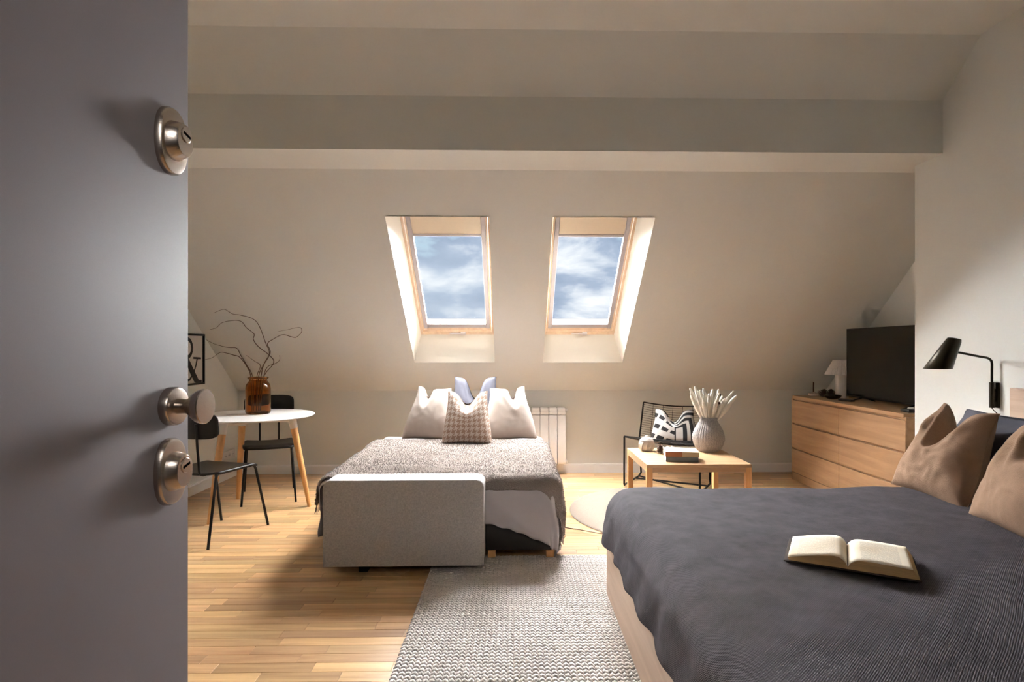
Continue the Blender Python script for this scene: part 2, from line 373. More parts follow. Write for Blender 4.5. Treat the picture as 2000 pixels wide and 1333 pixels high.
floor = struct(MB().box(XL - 0.1, XRC + 0.1, -1.9, YB + 0.1, -0.10, -0.010).build('floor', SUBF, smooth=False), 'oak parquet floor of staggered staves across the attic room', 'floor')
prof_full = [(YF, -0.05), (YB + 0.12, -0.05), (YB + 0.12, zs(YB + 0.12)), (YS, ZC), (YF, ZC)]
struct(MB().prism([(XL, y, z) for y, z in prof_full], (-0.12, 0, 0)).build('wall_left', WALL, smooth=False), 'greige side wall with the framed picture under the slope', 'wall')
struct(MB().prism([(XR, y, z) for y, z in [(YF, -0.05), (YC, -0.05), (YC, zs(YC)), (YS, ZC), (YF, ZC)]], (0.63, 0, 0)).build('wall_right', WALL, smooth=False), 'greige wall behind the big bed with the black wall lamp', 'wall')
struct(MB().prism([(XRC, y, z) for y, z in [(YC, -0.05), (YB + 0.12, -0.05), (YB + 0.12, zs(YB + 0.12)), (YC, zs(YC))]], (0.12, 0, 0)).build('wall_recess', WALL, smooth=False), 'greige recess wall behind the television and dresser', 'wall')
struct(MB().box(XL - 0.12, XRC + 0.12, YB, YB + 0.12, -0.05, ZK + 0.0).build('wall_back', WALL, smooth=False), 'low greige knee wall under the sloping ceiling', 'wall')
# front wall with the doorway the camera stands in, and the hall behind, both darkened against bounce light
fw = MB(); fw.box(XL - 0.12, -0.53, YF - 0.14, YF, -0.05, ZC); fw.box(0.47, XRC + 0.12, YF - 0.14, YF, -0.05, ZC); fw.box(-0.53, 0.47, YF - 0.14, YF, 2.08, ZC)
struct(fw.build('wall_front', FRONTP, smooth=False), 'unseen wall around the doorway, darkened to cut bounce light', 'wall')
hw = MB(); hw.box(-1.4, 1.4, -1.9, -1.8, -0.05, ZC); hw.box(-1.4, -1.3, -1.8, YF - 0.14, -0.05, ZC); hw.box(1.3, 1.4, -1.8, YF - 0.14, -0.05, ZC)
struct(hw.build('wall_hall', FRONTP, smooth=False), 'unseen hall walls outside the doorway, darkened to cut bounce light', 'wall')
struct(MB().box(XL - 0.12, XRC + 0.12, -1.9, YS + 0.06, ZC, ZC + 0.12).build('ceiling', CEIL, smooth=False), 'flat greige ceiling strip above the beam', 'ceiling')
# sloping ceiling with two openings
WIN = [(-0.897, -0.163, -0.835, -0.168), (0.280, 1.013, 0.285, 0.932)]       # opening x0, x1; frame x0, x1
sb, st = (YB + 0.12 - Y0) / CS, (YS - Y0) / CS - 0.03
xc = [XL - 0.12, -0.897, -0.163, 0.280, 1.013, XRC + 0.12]; sc_ = [st, 0.0, 1.644, sb]
sl = MB()
for n_ in (0.0, 0.17):
    for i in range(5):
        for j in range(3):
            if j == 1 and i in (1, 3): continue
            q = [SL(xc[i], sc_[j], n_), SL(xc[i + 1], sc_[j], n_), SL(xc[i + 1], sc_[j + 1], n_), SL(xc[i], sc_[j + 1], n_)]
            sl.add(q, [(0, 1, 2, 3)])
for (a, b, c, d) in ((xc[0], st, xc[5], st), (xc[0], sb, xc[5], sb), (xc[0], st, xc[0], sb), (xc[5], st, xc[5], sb)):
    sl.add([SL(a, b, 0), SL(c, d, 0), SL(c, d, 0.17), SL(a, b, 0.17)], [(0, 1, 2, 3)])
struct(sl.build('ceiling_slope', CEIL, smooth=False), 'sloping greige ceiling with two roof windows', 'ceiling')
# dropped beam
struct(MB().prism([(XL - 0.02, y, z) for y, z in ((3.488, 2.388), (3.87, 2.388), (3.87, zs(3.87) + 0.02), (3.488, zs(3.488) + 0.02))], (XRC - XL + 0.05, 0, 0)).build('trim_1', CEIL, smooth=False), 'boxed greige beam running across under the ceiling', 'beam')

def baseboard(name, x0, x1, y0, y1, label):
    m = MB(); m.box(x0, x1, y0, y1, -0.005, 0.078, 0.002, 1)
    dx, dy = (0.006 if x1 - x0 < 0.1 else 0), (0.006 if y1 - y0 < 0.1 else 0)
    m.box(x0 + (dx if x0 > 0 else 0), x1 - (dx if x0 < 0 else 0), y0 + dy, y1, 0.076, 0.088, 0.003, 1)
    return struct(m.build(name, TRIMW), label, 'baseboard')
baseboard('baseboard_back', XL + 0.012, XRC, YB - 0.016, YB - 0.001, 'pale baseboard along the low back wall')
baseboard('baseboard_left', XL + 0.001, XL + 0.016, YF, YB - 0.016, 'pale baseboard along the picture wall')
baseboard('baseboard_right', XR - 0.016, XR - 0.001, 0.2, 0.9, 'pale baseboard along the bed wall')

# ---------------------------------------------------------------- floor staves
def proj(x, y, z):
    dz = x * math.sin(YAW) + y * math.cos(YAW); dx = x * math.cos(YAW) - y * math.sin(YAW)
    return (CX + F * dx / dz, CY - F * (z - HC) / dz, dz) if dz > 0.05 else (-9999, 0, 0.01)
def stave_visible(x, y, l):
    u, v, d = proj(x, y, 0); u0 = proj(x - l / 2, y, 0)[0]; u1 = proj(x + l / 2, y, 0)[0]
    if v > 1345 or u1 < 376 or u0 > 1560: return False
    if -0.43 < x - l / 2 and y < 3.41: return x - l / 2 > 5           # covered by the woven rug and the big bed
    if -0.97 < x - l / 2 and x + l / 2 < 0.22 and 3.2 < y: return False   # under and behind the sofa bed
    if 3.16 < y and u0 > 640 and u1 < 1090: return False
    if (x - 1.2) ** 2 + (y - 4.35) ** 2 < 0.70 ** 2: return False
    if u0 > 1190 and v > 952: return False
    return True
WD = 0.066; LENS = (0.30, 0.37, 0.44, 0.52, 0.60)
allst = []; y = -0.02
while y < YB - 0.01:
    x = XL + 0.005 - random.random() * 0.3
    while x < XRC:
        l = random.choice(LENS); xm = x + l / 2
        if xm + l / 2 > XL + 0.02 and xm - l / 2 < XRC - 0.02 and not (xm > XR + 0.2 and y < YC):
            allst.append((xm, y + WD / 2, l))
        x += l
    y += WD
cand = []
for q in allst:
    if stave_visible(*q): cand.append((-q[2] * WD / proj(q[0], q[1], 0)[2] ** 3, q))
cand.sort(); chosen = [q for _, q in cand[:292]]; cs = set(chosen)
def stave_mesh(l, g=0.0005):
    return MB().box(-l / 2 + g, l / 2 - g, -WD / 2 + g, WD / 2 - g, -0.009, 0.0, 0.0008, 1)
smesh = {}
for l in LENS:
    o = stave_mesh(l).build('plank', PLANK, smooth=False); smesh[l] = o.data; bpy.data.objects.remove(o)
for (xm, ym, l) in chosen:
    o = bpy.data.objects.new('plank', smesh[l]); COL.objects.link(o); o.parent = floor; o.location = (xm, ym, 0)
rest = MB(); g = 0.0005
for q in allst:
    if q in cs: continue
    xm, ym, l = q; rest.box(max(xm - l / 2, XL) + g, min(xm + l / 2, XRC) - g, ym - WD / 2 + g, ym + WD / 2 - g, -0.009, 0.0)
ro = rest.build('plank_field', PLANKS, floor, smooth=False); ro['kind'] = 'stuff'
struct(MB().box(-1.4, 1.4, -1.9, -0.06, -0.012, -0.001).build('floor_hall', PLANKS, smooth=False), 'plain hall floor outside the doorway', 'floor')

# ---------------------------------------------------------------- roof windows
def roof_window(name, ox0, ox1, fx0, fx1, label):
    w = empty(name, (0, 0, 0), label=label, cat='window', kind='structure')
    NF, SF = 0.19, 1.462
    def slab(nm, q, th, m=LINING):
        c = sum((Vector(p) for p in q), Vector()) / 4; n = (Vector(q[1]) - Vector(q[0])).cross(Vector(q[3]) - Vector(q[0])).normalized()
        cen = Vector(SL((ox0 + ox1) / 2, 0.75, 0.09))
        if n.dot(c - cen) < 0: n = -n
        return MB().prism(q, n * th).build(nm, m, w, smooth=False)
    slab('lining', [SL(ox0, 0, 0), SL(ox0, 1.644, 0), SL(fx0, SF, NF), SL(fx0, 0, NF)], 0.012)
    slab('lining', [SL(ox1, 0, 0), SL(ox1, 1.644, 0), SL(fx1, SF, NF), SL(fx1, 0, NF)], 0.012)
    slab('lining', [SL(ox0, 1.644, 0), SL(ox1, 1.644, 0), SL(fx1, SF, NF), SL(fx0, SF, NF)], 0.012)
    slab('lining', [SL(ox0, 0, 0), SL(ox1, 0, 0), SL(fx1, 0, NF), SL(fx0, 0, NF)], 0.012)
    def bx(nm, x0, x1, s0, s1, n0, n1, m, bev=0.002, par=w):
        return MB().box(x0, x1, s0, s1, n0, n1, bev, 1, xf=SL).build(nm, m, par)
    fwid = 0.018
    bx('outer_frame', fx0 - 0.02, fx0 + fwid, -0.03, SF + 0.03, NF - 0.004, NF + 0.09, PINE); bx('outer_frame', fx1 - fwid, fx1 + 0.02, -0.03, SF + 0.03, NF - 0.004, NF + 0.09, PINE)
    bx('outer_frame', fx0 + fwid, fx1 - fwid, SF - 0.036, SF + 0.03, NF - 0.004, NF + 0.09, PINE); bx('outer_frame', fx0 + fwid, fx1 - fwid, -0.03, 0.02, NF - 0.004, NF + 0.09, PINE)
    a, b = fx0 + fwid + 0.004, fx1 - fwid - 0.004
    bx('sash', a, a + 0.018, 0.02, SF - 0.042, NF + 0.004, NF + 0.07, PINE); bx('sash', b - 0.018, b, 0.02, SF - 0.042, NF + 0.004, NF + 0.07, PINE)
    bx('sash', a + 0.02, b - 0.02, SF - 0.125, SF - 0.042, NF + 0.010, NF + 0.07, PINE); bx('sash', a + 0.02, b - 0.02, 0.02, 0.06, NF + 0.010, NF + 0.07, PINE)
    a += 0.014; b -= 0.014
    bx('blind_rail', a, a + 0.036, 0.03, SF - 0.075, NF - 0.004, NF + 0.03, RAILP, 0.004); bx('blind_rail', b - 0.036, b, 0.03, SF - 0.075, NF - 0.004, NF + 0.03, RAILP, 0.004)
    bx('blind_sill', a + 0.036, b - 0.036, SF - 0.128, SF - 0.082, NF, NF + 0.02, RAILP, 0.003)
    bl = bx('roller_blind', a + 0.02, b - 0.02, 0.03, 0.315, NF + 0.008, NF + 0.012, BLIND, 0.001)
    bx('pull_bar', a + 0.02, b - 0.02, 0.312, 0.336, NF + 0.002, NF + 0.018, RAILP, 0.004, bl)
    bx('glass_pane', a - 0.005, b + 0.005, 0.03, SF - 0.06, NF + 0.035, NF + 0.041, PANE, 0.0)
    xm = (fx0 + fx1) / 2 + 0.005
    h = MB(); h.box(xm - 0.075, xm + 0.03, SF - 0.030, SF - 0.016, NF - 0.022, NF - 0.012, 0.004, 2, xf=SL); h.box(xm + 0.025, xm + 0.07, SF - 0.034, SF - 0.010, NF - 0.026, NF + 0.004, 0.006, 2, xf=SL)
    h.build('handle', WHITEP, w)
roof_window('window_1', *WIN[0], 'pine roof window with dark cloud, above the houndstooth cushion')
roof_window('window_2', *WIN[1], 'pine roof window with broken cloud, nearer the television')

# ---------------------------------------------------------------- open door with its locks
th = R(2.6); door = empty('door_1', (-0.473 - 0.9 * math.sin(th), 0.87 - 0.9 * math.cos(th), 0), -th, 'open warm grey flush door with nickel knob and two locks', 'door', kind='structure')
# local frame: y along the leaf towards the free edge, x out of the face seen
MB().box(-0.042, 0.0, 0.0, 0.9, 0.008, 2.06, 0.0022, 2).build('leaf', DOORM, door)
AX = Matrix(((0, 0, 1), (1, 0, 0), (0, 1, 0)))            # lathe axis z -> local x (out of the face), x -> y, y -> z
def stadium_loft(levels, n=40):
    V = []; m = len(levels)
    for (d, hw, hh, cz) in levels:                         # depth, half width, half height, centre shift
        for k in range(n):
            a = 2 * PI * k / n; e = 2.35
            c_, s_ = math.cos(a), math.sin(a)
            V.append((d, hw * math.copysign(abs(c_) ** (2 / e), c_), cz + hh * math.copysign(abs(s_) ** (2 / e), s_)))
    Q = [(i * n + k, i * n + (k + 1) % n, (i + 1) * n + (k + 1) % n, (i + 1) * n + k) for i in range(m - 1) for k in range(n)]
    Q += [tuple(range(n - 1, -1, -1)), tuple((m - 1) * n + k for k in range(n))]
    return MB().add(V, Q)
def lock(yl, zl, slot_rot, label):
    p = stadium_loft([(0, 0.031, 0.046, 0), (0.006, 0.031, 0.046, 0), (0.009, 0.029, 0.044, 0), (0.0095, 0.026, 0.041, 0)]).build('lock_plate', NICKEL, door, loc=(0, yl, zl)); p['label'] = label
    stadium_loft([(0.009, 0.0235, 0.027, 0), (0.012, 0.0225, 0.0265, 0), (0.022, 0.0188, 0.0228, 0.001), (0.024, 0.0172, 0.021, 0.001)]).build('lock_hub', NICKEL, p)
    MB().lathe([(0.0105, 0.022), (0.0105, 0.0250), (0.0096, 0.0256)], 24, (0, 0.001, 0.0085), AX).build('key_cylinder', NICKEL, p, angle=12)
    MB().box(0.0250, 0.0258, -0.0080, 0.0080, -0.0018, 0.0018).build('key_slot', BLACK, p, smooth=False, loc=(0, 0.001, 0.0085), rot=(slot_rot, 0, 0))
lock(0.9 - 0.0465, 1.499, R(-14), 'upper oval nickel lock')
lock(0.9 - 0.0475, 1.043, R(16), 'lower oval nickel lock')
kr = MB().lathe([(0.0268, 0), (0.0268, 0.009), (0.0255, 0.0115), (0.0235, 0.012)], 40, (0, 0, 0), AX).build('rosette', NICKEL, door, loc=(0, 0.9 - 0.0435, 1.1325))
MB().lathe([(0.0105, 0.011), (0.0100, 0.018), (0.0098, 0.024), (0.0120, 0.028), (0.0175, 0.034), (0.0225, 0.041), (0.0243, 0.047), (0.0243, 0.0495), (0.0232, 0.0508), (0.012, 0.0513)], 40, (0, 0, 0), AX).build('knob', NICKEL, kr)

# ---------------------------------------------------------------- cushions
def cushion(name, w, h, t, m, loc, rz, lean, label, group=None, chop=0.10, seed=0, roll=0.0, cw=0.42, wr=0.008, n=40, cu=0.0, piping=None, pinch=0.07, taper=0.0):
    mb = MB(); mb.uv = []; V = []; uvs = []
    def P(u, v, side):
        th_ = t / 2 * max(0.0, (1 - abs(u) ** 2.4) * (1 - abs(v) ** 2.4)) ** 0.55
        x = w / 2 * u * (1 - pinch * math.cos(PI * v / 2) * abs(u) ** 3)
        z = h / 2 * (1 + v * (1 - pinch * math.cos(PI * u / 2) * abs(v) ** 3))
        x *= 1 - taper * sm(-0.6, 1.0, v); k = sm(-0.55, 1.0, v); cc = math.exp(-((u - cu) / cw) ** 2)
        z -= chop * k * cc
        x -= (u - cu) * 0.10 * w * k * (1 - cc)
        th_ *= 1 + 0.25 * k * cc
        y = -side * th_
        if side > 0: y += 0.35 * t * k * cc * math.exp(-((v - 0.75) / 0.30) ** 2)
        fade = max(0.0, 1 - max(abs(u), abs(v)) ** 6)
        q = Vector((x * 7 + seed * 3.1, z * 7, seed * 1.7 + side))
        y += wr * fade * (noise.noise(q) + 0.6 * abs(noise.noise(q * 2.3)) - 0.2)
        # creases running from the dent to the corners
        cr = math.sin(14 * (abs(u - cu) * 0.9 + (1 - v) * 0.55) + seed) * math.exp(-((v - 0.55) / 0.35) ** 2) * math.exp(-((abs(u - cu) - 0.45) / 0.3) ** 2)
        y += side * wr * 0.55 * fade * cr
        return (x, y, max(z, 0.0))
    for side in (1, -1):
        for j in range(n):
            for i in range(n):
                u = -1 + 2 * i / (n - 1); v = -1 + 2 * j / (n - 1)
                mb.v.append(P(u, v, side)); mb.uv.append((i / (n - 1), j / (n - 1)))
        o = 0 if side == 1 else n * n
        for j in range(n - 1):
            for i in range(n - 1):
                a = o + j * n + i; mb.f.append((a, a + 1, a + 1 + n, a + n))
    ring = [(i, 0) for i in range(n - 1)] + [(n - 1, j) for j in range(n - 1)] + [(i, n - 1) for i in range(n - 1, 0, -1)] + [(0, j) for j in range(n - 1, 0, -1)]
    for a, b in zip(ring, ring[1:] + ring[:1]):
        ia, ib = a[1] * n + a[0], b[1] * n + b[0]; mb.f.append((ia, ib, ib + n * n, ia + n * n))
    o = mb.build(name, m, smooth=True, angle=75)
    M = Matrix.Translation(Vector(loc)) @ Matrix.Rotation(rz, 4, 'Z') @ Matrix.Rotation(-lean, 4, 'X') @ Matrix.Rotation(roll, 4, 'Y')
    o.matrix_world = M
    tag(o, label, 'cushion', group)
    pts = [P(-1 + 2 * i / (n - 1), -1 + 2 * j / (n - 1), 1) for i, j in ring[::2]]
    MB().tube([*pts, pts[0]], 0.0022, 5, cap=False).build('seam', piping or m, o)
    return o

# ---------------------------------------------------------------- draped cloth
def drape(name, m, xl, xr, yf, yb, zt, r, ex, nu=90, nv=90, wob=0.012, seed=0.0, sag=0.008, pn=4.0, thick=0.004, flare=0.0, zfun=None, fold=0.0, xf_=None):
    """cloth over a box: xl..yb are the edges of the box, ex = flat overhang functions (left(v), right(v), front(u), back(u))"""
    def curve(s):
        if s <= 0: return 0.0, 0.0
        q = r * PI / 2
        if s < q: return r * math.sin(s / r), r * (1 - math.cos(s / r))
        return r + flare * (s - q), r + (s - q) * math.sqrt(max(0.0, 1 - flare * flare))
    def P(u, v):
        yy0 = lambda vv: yf - ex[2](u) + vv * ((yb + ex[3](u)) - (yf - ex[2](u)))
        y = yy0(v); x = xl - ex[0](v) + u * ((xr + ex[1](v)) - (xl - ex[0](v)))
        sx = max(0.0, x - (xr - r)) - max(0.0, (xl + r) - x); sy = max(0.0, y - (yb - r)) - max(0.0, (yf + r) - y)
        rho = (abs(sx) ** pn + abs(sy) ** pn) ** (1 / pn)
        bx = min(max(x, xl + r), xr - r); by = min(max(y, yf + r), yb - r)
        out, dr = curve(rho); L_ = math.hypot(sx, sy) or 1.0
        w_ = min(1.0, dr / 0.2)
        along = x * 0.9 + y * 1.1
        out += fold * w_ * (math.sin(along * 23 + seed) + 0.6 * math.sin(along * 41 + 1.3 * seed)) + wob * w_ * noise.noise(Vector((x * 5, y * 5, seed)))
        px, py = bx + out * sx / L_, by + out * sy / L_
        z = zt + (zfun(px, py) if zfun else 0.0) - dr + sag * noise.noise(Vector((x * 2.6, y * 2.6, seed + 4))) + sag * 0.5 * noise.noise(Vector((x * 7, y * 7, seed + 9)))
        return Vector((px, py, max(z, 0.017)))
    mb = MB(); mb.grid(P, nu, nv); o = mb.build(name, m, smooth=True, angle=80)
    sd = o.modifiers.new('thickness', 'SOLIDIFY'); sd.thickness = thick; sd.offset = 1.0
    return o, P
K0 = lambda c: (lambda t: c)

# ---------------------------------------------------------------- sofa bed
sofa = empty('sofa_bed', (-0.38, 4.2, 0), label='pulled-out sofa bed with grey tweed arm under the roof windows', cat='sofa bed')
def sp(mb, name, m): return mb.build(name, m, sofa, loc=(0.38, -4.2, 0))
def arm_block(x0, x1, y0, y1, z0, z1, rad=0.036, bev=0.010):
    P = [(x0, z0), (x1, z0)] + [(x1 - rad + rad * math.cos(R(a)), z1 - rad + rad * math.sin(R(a))) for a in range(0, 91, 15)] + [(x0 + rad + rad * math.cos(R(a)), z1 - rad + rad * math.sin(R(a))) for a in range(90, 181, 15)]
    m = MB().prism([(x, y0, z) for x, z in P], (0, y1 - y0, 0)); bm = bmesh.new(); vs = [bm.verts.new(p) for p in m.v]
    for f in m.f: bm.faces.new([vs[i] for i in f])
    es = [e for e in bm.edges if abs(e.verts[0].co.y - e.verts[1].co.y) < 1e-5]
    bmesh.ops.bevel(bm, geom=es, offset=bev, segments=3, profile=0.5, affect='EDGES')
    bm.verts.index_update(); o = MB().add([tuple(v.co) for v in bm.verts], [tuple(v.index for v in f.verts) for f in bm.faces]); bm.free(); return o
sp(arm_block(-1.012, -0.154, 3.16, 3.335, 0.045, 0.508), 'arm', SOFA)
sp(MB().box(-0.93, 0.18, 5.06, 5.20, 0.045, 0.455, 0.03, 3), 'arm', SOFA)
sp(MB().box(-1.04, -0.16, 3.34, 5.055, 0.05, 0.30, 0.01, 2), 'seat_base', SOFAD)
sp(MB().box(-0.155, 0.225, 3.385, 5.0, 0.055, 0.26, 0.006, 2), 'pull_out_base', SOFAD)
sp(MB().box(-1.075, 0.235, 3.375, 5.055, 0.305, 0.455, 0.05, 4), 'mattress', OFFW)
for (x, y) in ((-0.81, 3.24), (-0.36, 3.29), (-0.81, 5.12), (-0.36, 5.12)): sp(MB().box(x - 0.025, x + 0.025, y - 0.03, y + 0.03, 0.0135 if x > -0.5 and y < 4 else 0, 0.046, 0.003, 1), 'foot', BSTEEL)
for (x, y) in ((0.215, 3.40), (0.215, 4.95), (-0.12, 3.40)): sp(MB().box(x - 0.022, x + 0.022, y - 0.022, y + 0.022, 0.0135 if y < 4 else 0, 0.056, 0.003, 1), 'wooden_leg', OAKZ)
def front_sheet(u):
    x = -1.41 + u * 2.07
    return 0.0 if x < -0.42 else sm(-0.42, -0.20, x) * 0.215 + 0.155 * sm(-0.20, 0.36, x) + 0.004 * math.sin(x * 70)
o, _ = drape('bed_sheet', SHEET, -1.100, 0.265, 3.345, 5.04, 0.468, 0.060, (K0(0.31), K0(0.395), front_sheet, K0(0.0)), 150, 120, wob=0.03, seed=2.0, sag=0.004, fold=0.006, thick=0.003, pn=6.0)
tag(o, 'pale cotton sheet hanging below the cream throw beside the sofa arm', 'sheet')
def front_throw(u):
    x = -1.25 + u * 1.865
    return -0.045 if x < -0.30 else -0.045 + sm(-0.30, -0.14, x) * 0.085 + 0.13 * sm(0.13, 0.33, x)
throw, TP = drape('throw_blanket', THROW, -1.120, 0.285, 3.335, 4.70, 0.484, 0.085, (lambda v: 0.13 - 0.02 * sm(0, .5, v), lambda v: 0.33 - 0.04 * sm(0.0, 0.6, v), front_throw, K0(-0.02)), 200, 160, wob=0.035, seed=5.0, sag=0.012, fold=0.007, thick=0.008,
    zfun=lambda x, y: 0.012 * sm(4.2, 4.6, y) - 0.020 * math.exp(-((y - 3.52) / 0.06) ** 2) * math.exp(-((x + 0.6) / 0.4) ** 2) + 0.010 * math.exp(-((y - 3.60) / 0.05) ** 2) * math.exp(-((x + 0.62) / 0.3) ** 2))
tag(throw, 'fuzzy cream throw blanket spread over the sofa bed', 'blanket')
for side, nm in ((0.0, 'fringe'), (1.0, 'fringe')):
    fr = MB(); k = 90
    for i in range(k):
        v = (i + 0.5) / k; p = TP(side, v); q = TP(0.02 if side == 0 else 0.98, v); d = (p - q).normalized()
        d = (d + Vector((random.uniform(-.25, .25), random.uniform(-.25, .25), -0.5))).normalized(); ln = random.uniform(0.04, 0.065)
        fr.tube([p - d * 0.004, p + d * ln * 0.5 + Vector((random.uniform(-.004, .004), random.uniform(-.004, .004), 0)), p + d * ln], [0.0034, 0.0028, 0.0016], 4)
    fo = fr.build(nm, THROW, throw); fo['kind'] = 'stuff'
pile = MB(); rp = random.Random(4)
for i in range(60000):
    u, v = rp.random(), rp.random(); p = TP(u, v); e = 0.004
    n_ = (TP(min(1, u + e), v) - TP(max(0, u - e), v)).cross(TP(u, min(1, v + e)) - TP(u, max(0, v - e)))
    if n_.length < 1e-9: continue
    n_.normalize(); t_ = Vector((rp.gauss(0, 1), rp.gauss(0, 1), rp.gauss(0, 1))); d = (n_ + t_ * 0.55).normalized(); w_ = d.cross(t_).normalized() * 0.0016
    q = p + n_ * 0.007; m_ = q + d * 0.0045; k = m_ + (d + t_ * 0.4).normalized() * 0.004
    pile.add([q - w_, q + w_, m_ + w_ * .8, m_ - w_ * .8, k], [(0, 1, 2, 3), (3, 2, 4)])
po = pile.build('pile', PILE, throw, smooth=False); po['kind'] = 'stuff'
zb = 0.486
cushion('cushion', 0.43, 0.44, 0.17, OFFW, (-0.665, 4.66, zb), R(-6), R(20), 'plain off-white cushion beside the houndstooth one, at the table side', 'plain off-white cushions on the sofa bed', chop=0.075, seed=3, cw=0.20, cu=-0.30, roll=R(4), taper=0.16)
cushion('cushion', 0.43, 0.44, 0.17, OFFW, (-0.015, 4.66, zb), R(7), R(20), 'plain off-white cushion beside the houndstooth one, in front of the radiator', 'plain off-white cushions on the sofa bed', chop=0.085, seed=8, cw=0.20, cu=0.28, roll=R(-3), taper=0.14)
cushion('cushion', 0.44, 0.51, 0.15, GREYP, (-0.315, 4.87, zb), R(0), R(16), 'blue-grey cushion whose two ears show behind the houndstooth cushion', chop=0.17, seed=11, cw=0.30, piping=BSTEEL)
cushion('cushion', 0.38, 0.42, 0.17, HOUND, (-0.345, 4.46, zb - 0.006), R(0), R(14), 'knitted houndstooth cushion in beige at the front of the sofa bed', chop=0.085, seed=5, cw=0.40, piping=OFFW)

# ---------------------------------------------------------------- big bed
bed = empty('bed', (1.5, 1.95, 0), label='large bed with pale wooden frame against the lamp wall', cat='bed')
def bp_(mb, name, m): return mb.build(name, m, bed, loc=(-1.5, -1.95, 0))
BX0, BY0, BY1 = 0.462, 0.98, 2.885
bp_(MB().box(BX0, BX0 + 0.032, BY0, BY1, 0.0135, 0.385, 0.002, 1), 'footboard', OAKB)
bp_(MB().box(2.545, 2.583, BY0 - 0.04, 2.965, 0.0, 1.012, 0.003, 1), 'headboard', OAKB)
for y in (BY0, BY1 - 0.03): bp_(MB().box(BX0 + 0.033, 2.544, y, y + 0.03, 0.06, 0.385, 0.002, 1), 'side_rail', OAKB)
bp_(MB().box(BX0 + 0.035, 2.54, BY0 + 0.035, BY1 - 0.035, 0.20, 0.525, 0.06, 4), 'mattress', OFFW)
def spread_front(u): return 0.30
o, SP = drape('bedspread', SPREAD, BX0 - 0.012, 2.50, BY0 - 0.01, BY1 + 0.012, 0.541, 0.12,
    (lambda v: 0.190 + 0.007 * math.sin(v * 17) + 0.004 * math.sin(v * 61 + 1), K0(-0.32), K0(0.22), lambda u: 0.215 + 0.01 * math.sin(u * 30)), 150, 150, wob=0.022, seed=9.0, sag=0.010, flare=0.10, thick=0.006, fold=0.0025, pn=3.2,
    zfun=lambda x, y: 0.004 * math.sin(x * 2.2 + 1) + 0.006 * sm(1.2, 1.9, x))
tag(o, 'charcoal grey waffle-weave bedspread on the large bed', 'bedspread')
cushion('cushion', 0.74, 0.41, 0.16, GREYP, (2.075, 2.565, 0.541), R(-90), R(24), 'large blue-grey pillow propped at the headboard of the large bed', chop=0.0, seed=21, wr=0.014, pinch=0.05)
cushion('cushion', 0.45, 0.46, 0.19, TANL, (1.885, 2.655, 0.530), R(-86), R(26), 'tan linen cushion with a deep dent, nearest the dresser', 'tan linen cushions on the large bed', chop=0.16, seed=24, wr=0.022, cw=0.34, cu=-0.12, roll=R(4), taper=0.10)
cushion('cushion', 0.50, 0.46, 0.20, TANL, (1.80, 2.10, 0.534), R(-100), R(26), 'tan linen cushion cut off by the photo edge below the headboard', 'tan linen cushions on the large bed', chop=0.10, seed=28, wr=0.022, cw=0.36, cu=0.1)

def open_book():
    bk = empty('open_book', (1.048, 1.822, 0.5555), R(-29.4), 'old open book lying on the charcoal bedspread', 'book')
    hl = 0.112
    def top(t, side):          # height of the top leaf at distance t from the gutter
        rise = 0.031 if side < 0 else 0.025
        z = 0.010 + rise * (1 - math.exp(-t / 0.012)) * (1 - 0.92 * (t / 0.163) ** 1.5 if side < 0 else 1 - 0.22 * (t / 0.163) ** 2)
        return z
    MB().box(-0.174, 0.184, -hl - 0.006, hl + 0.006, -0.001, 0.003, 0.001, 1).build('cover', COVER, bk)
    for sd in (-1, 1):
        w_ = 0.163; ts = [w_ * (i / 24) ** 1.4 for i in range(25)]
        mb = MB(); up = [(sd * t, top(t, sd) - 0.0006) for t in ts]
        if sd < 0: lowp = [(sd * (w_ - 0.004), 0.0035), (0.0, 0.0035)]
        else: lowp = [(sd * (w_ + 0.017), 0.0035), (0.0, 0.0035)]
        poly = up + lowp
        mb.prism([(x, -hl, z) for x, z in poly], (0, 2 * hl, 0)); mb.build('page_block', PAPER, bk, smooth=False)
        pg = MB(); pg.grid(lambda u, v: (sd * w_ * u ** 1.4, -hl + 2 * hl * v, top(w_ * u ** 1.4, sd)), 30, 8)
        p = pg.build('page', PAGE, bk); s_ = p.modifiers.new('t', 'SOLIDIFY'); s_.thickness = 0.0005
    return bk
open_book()

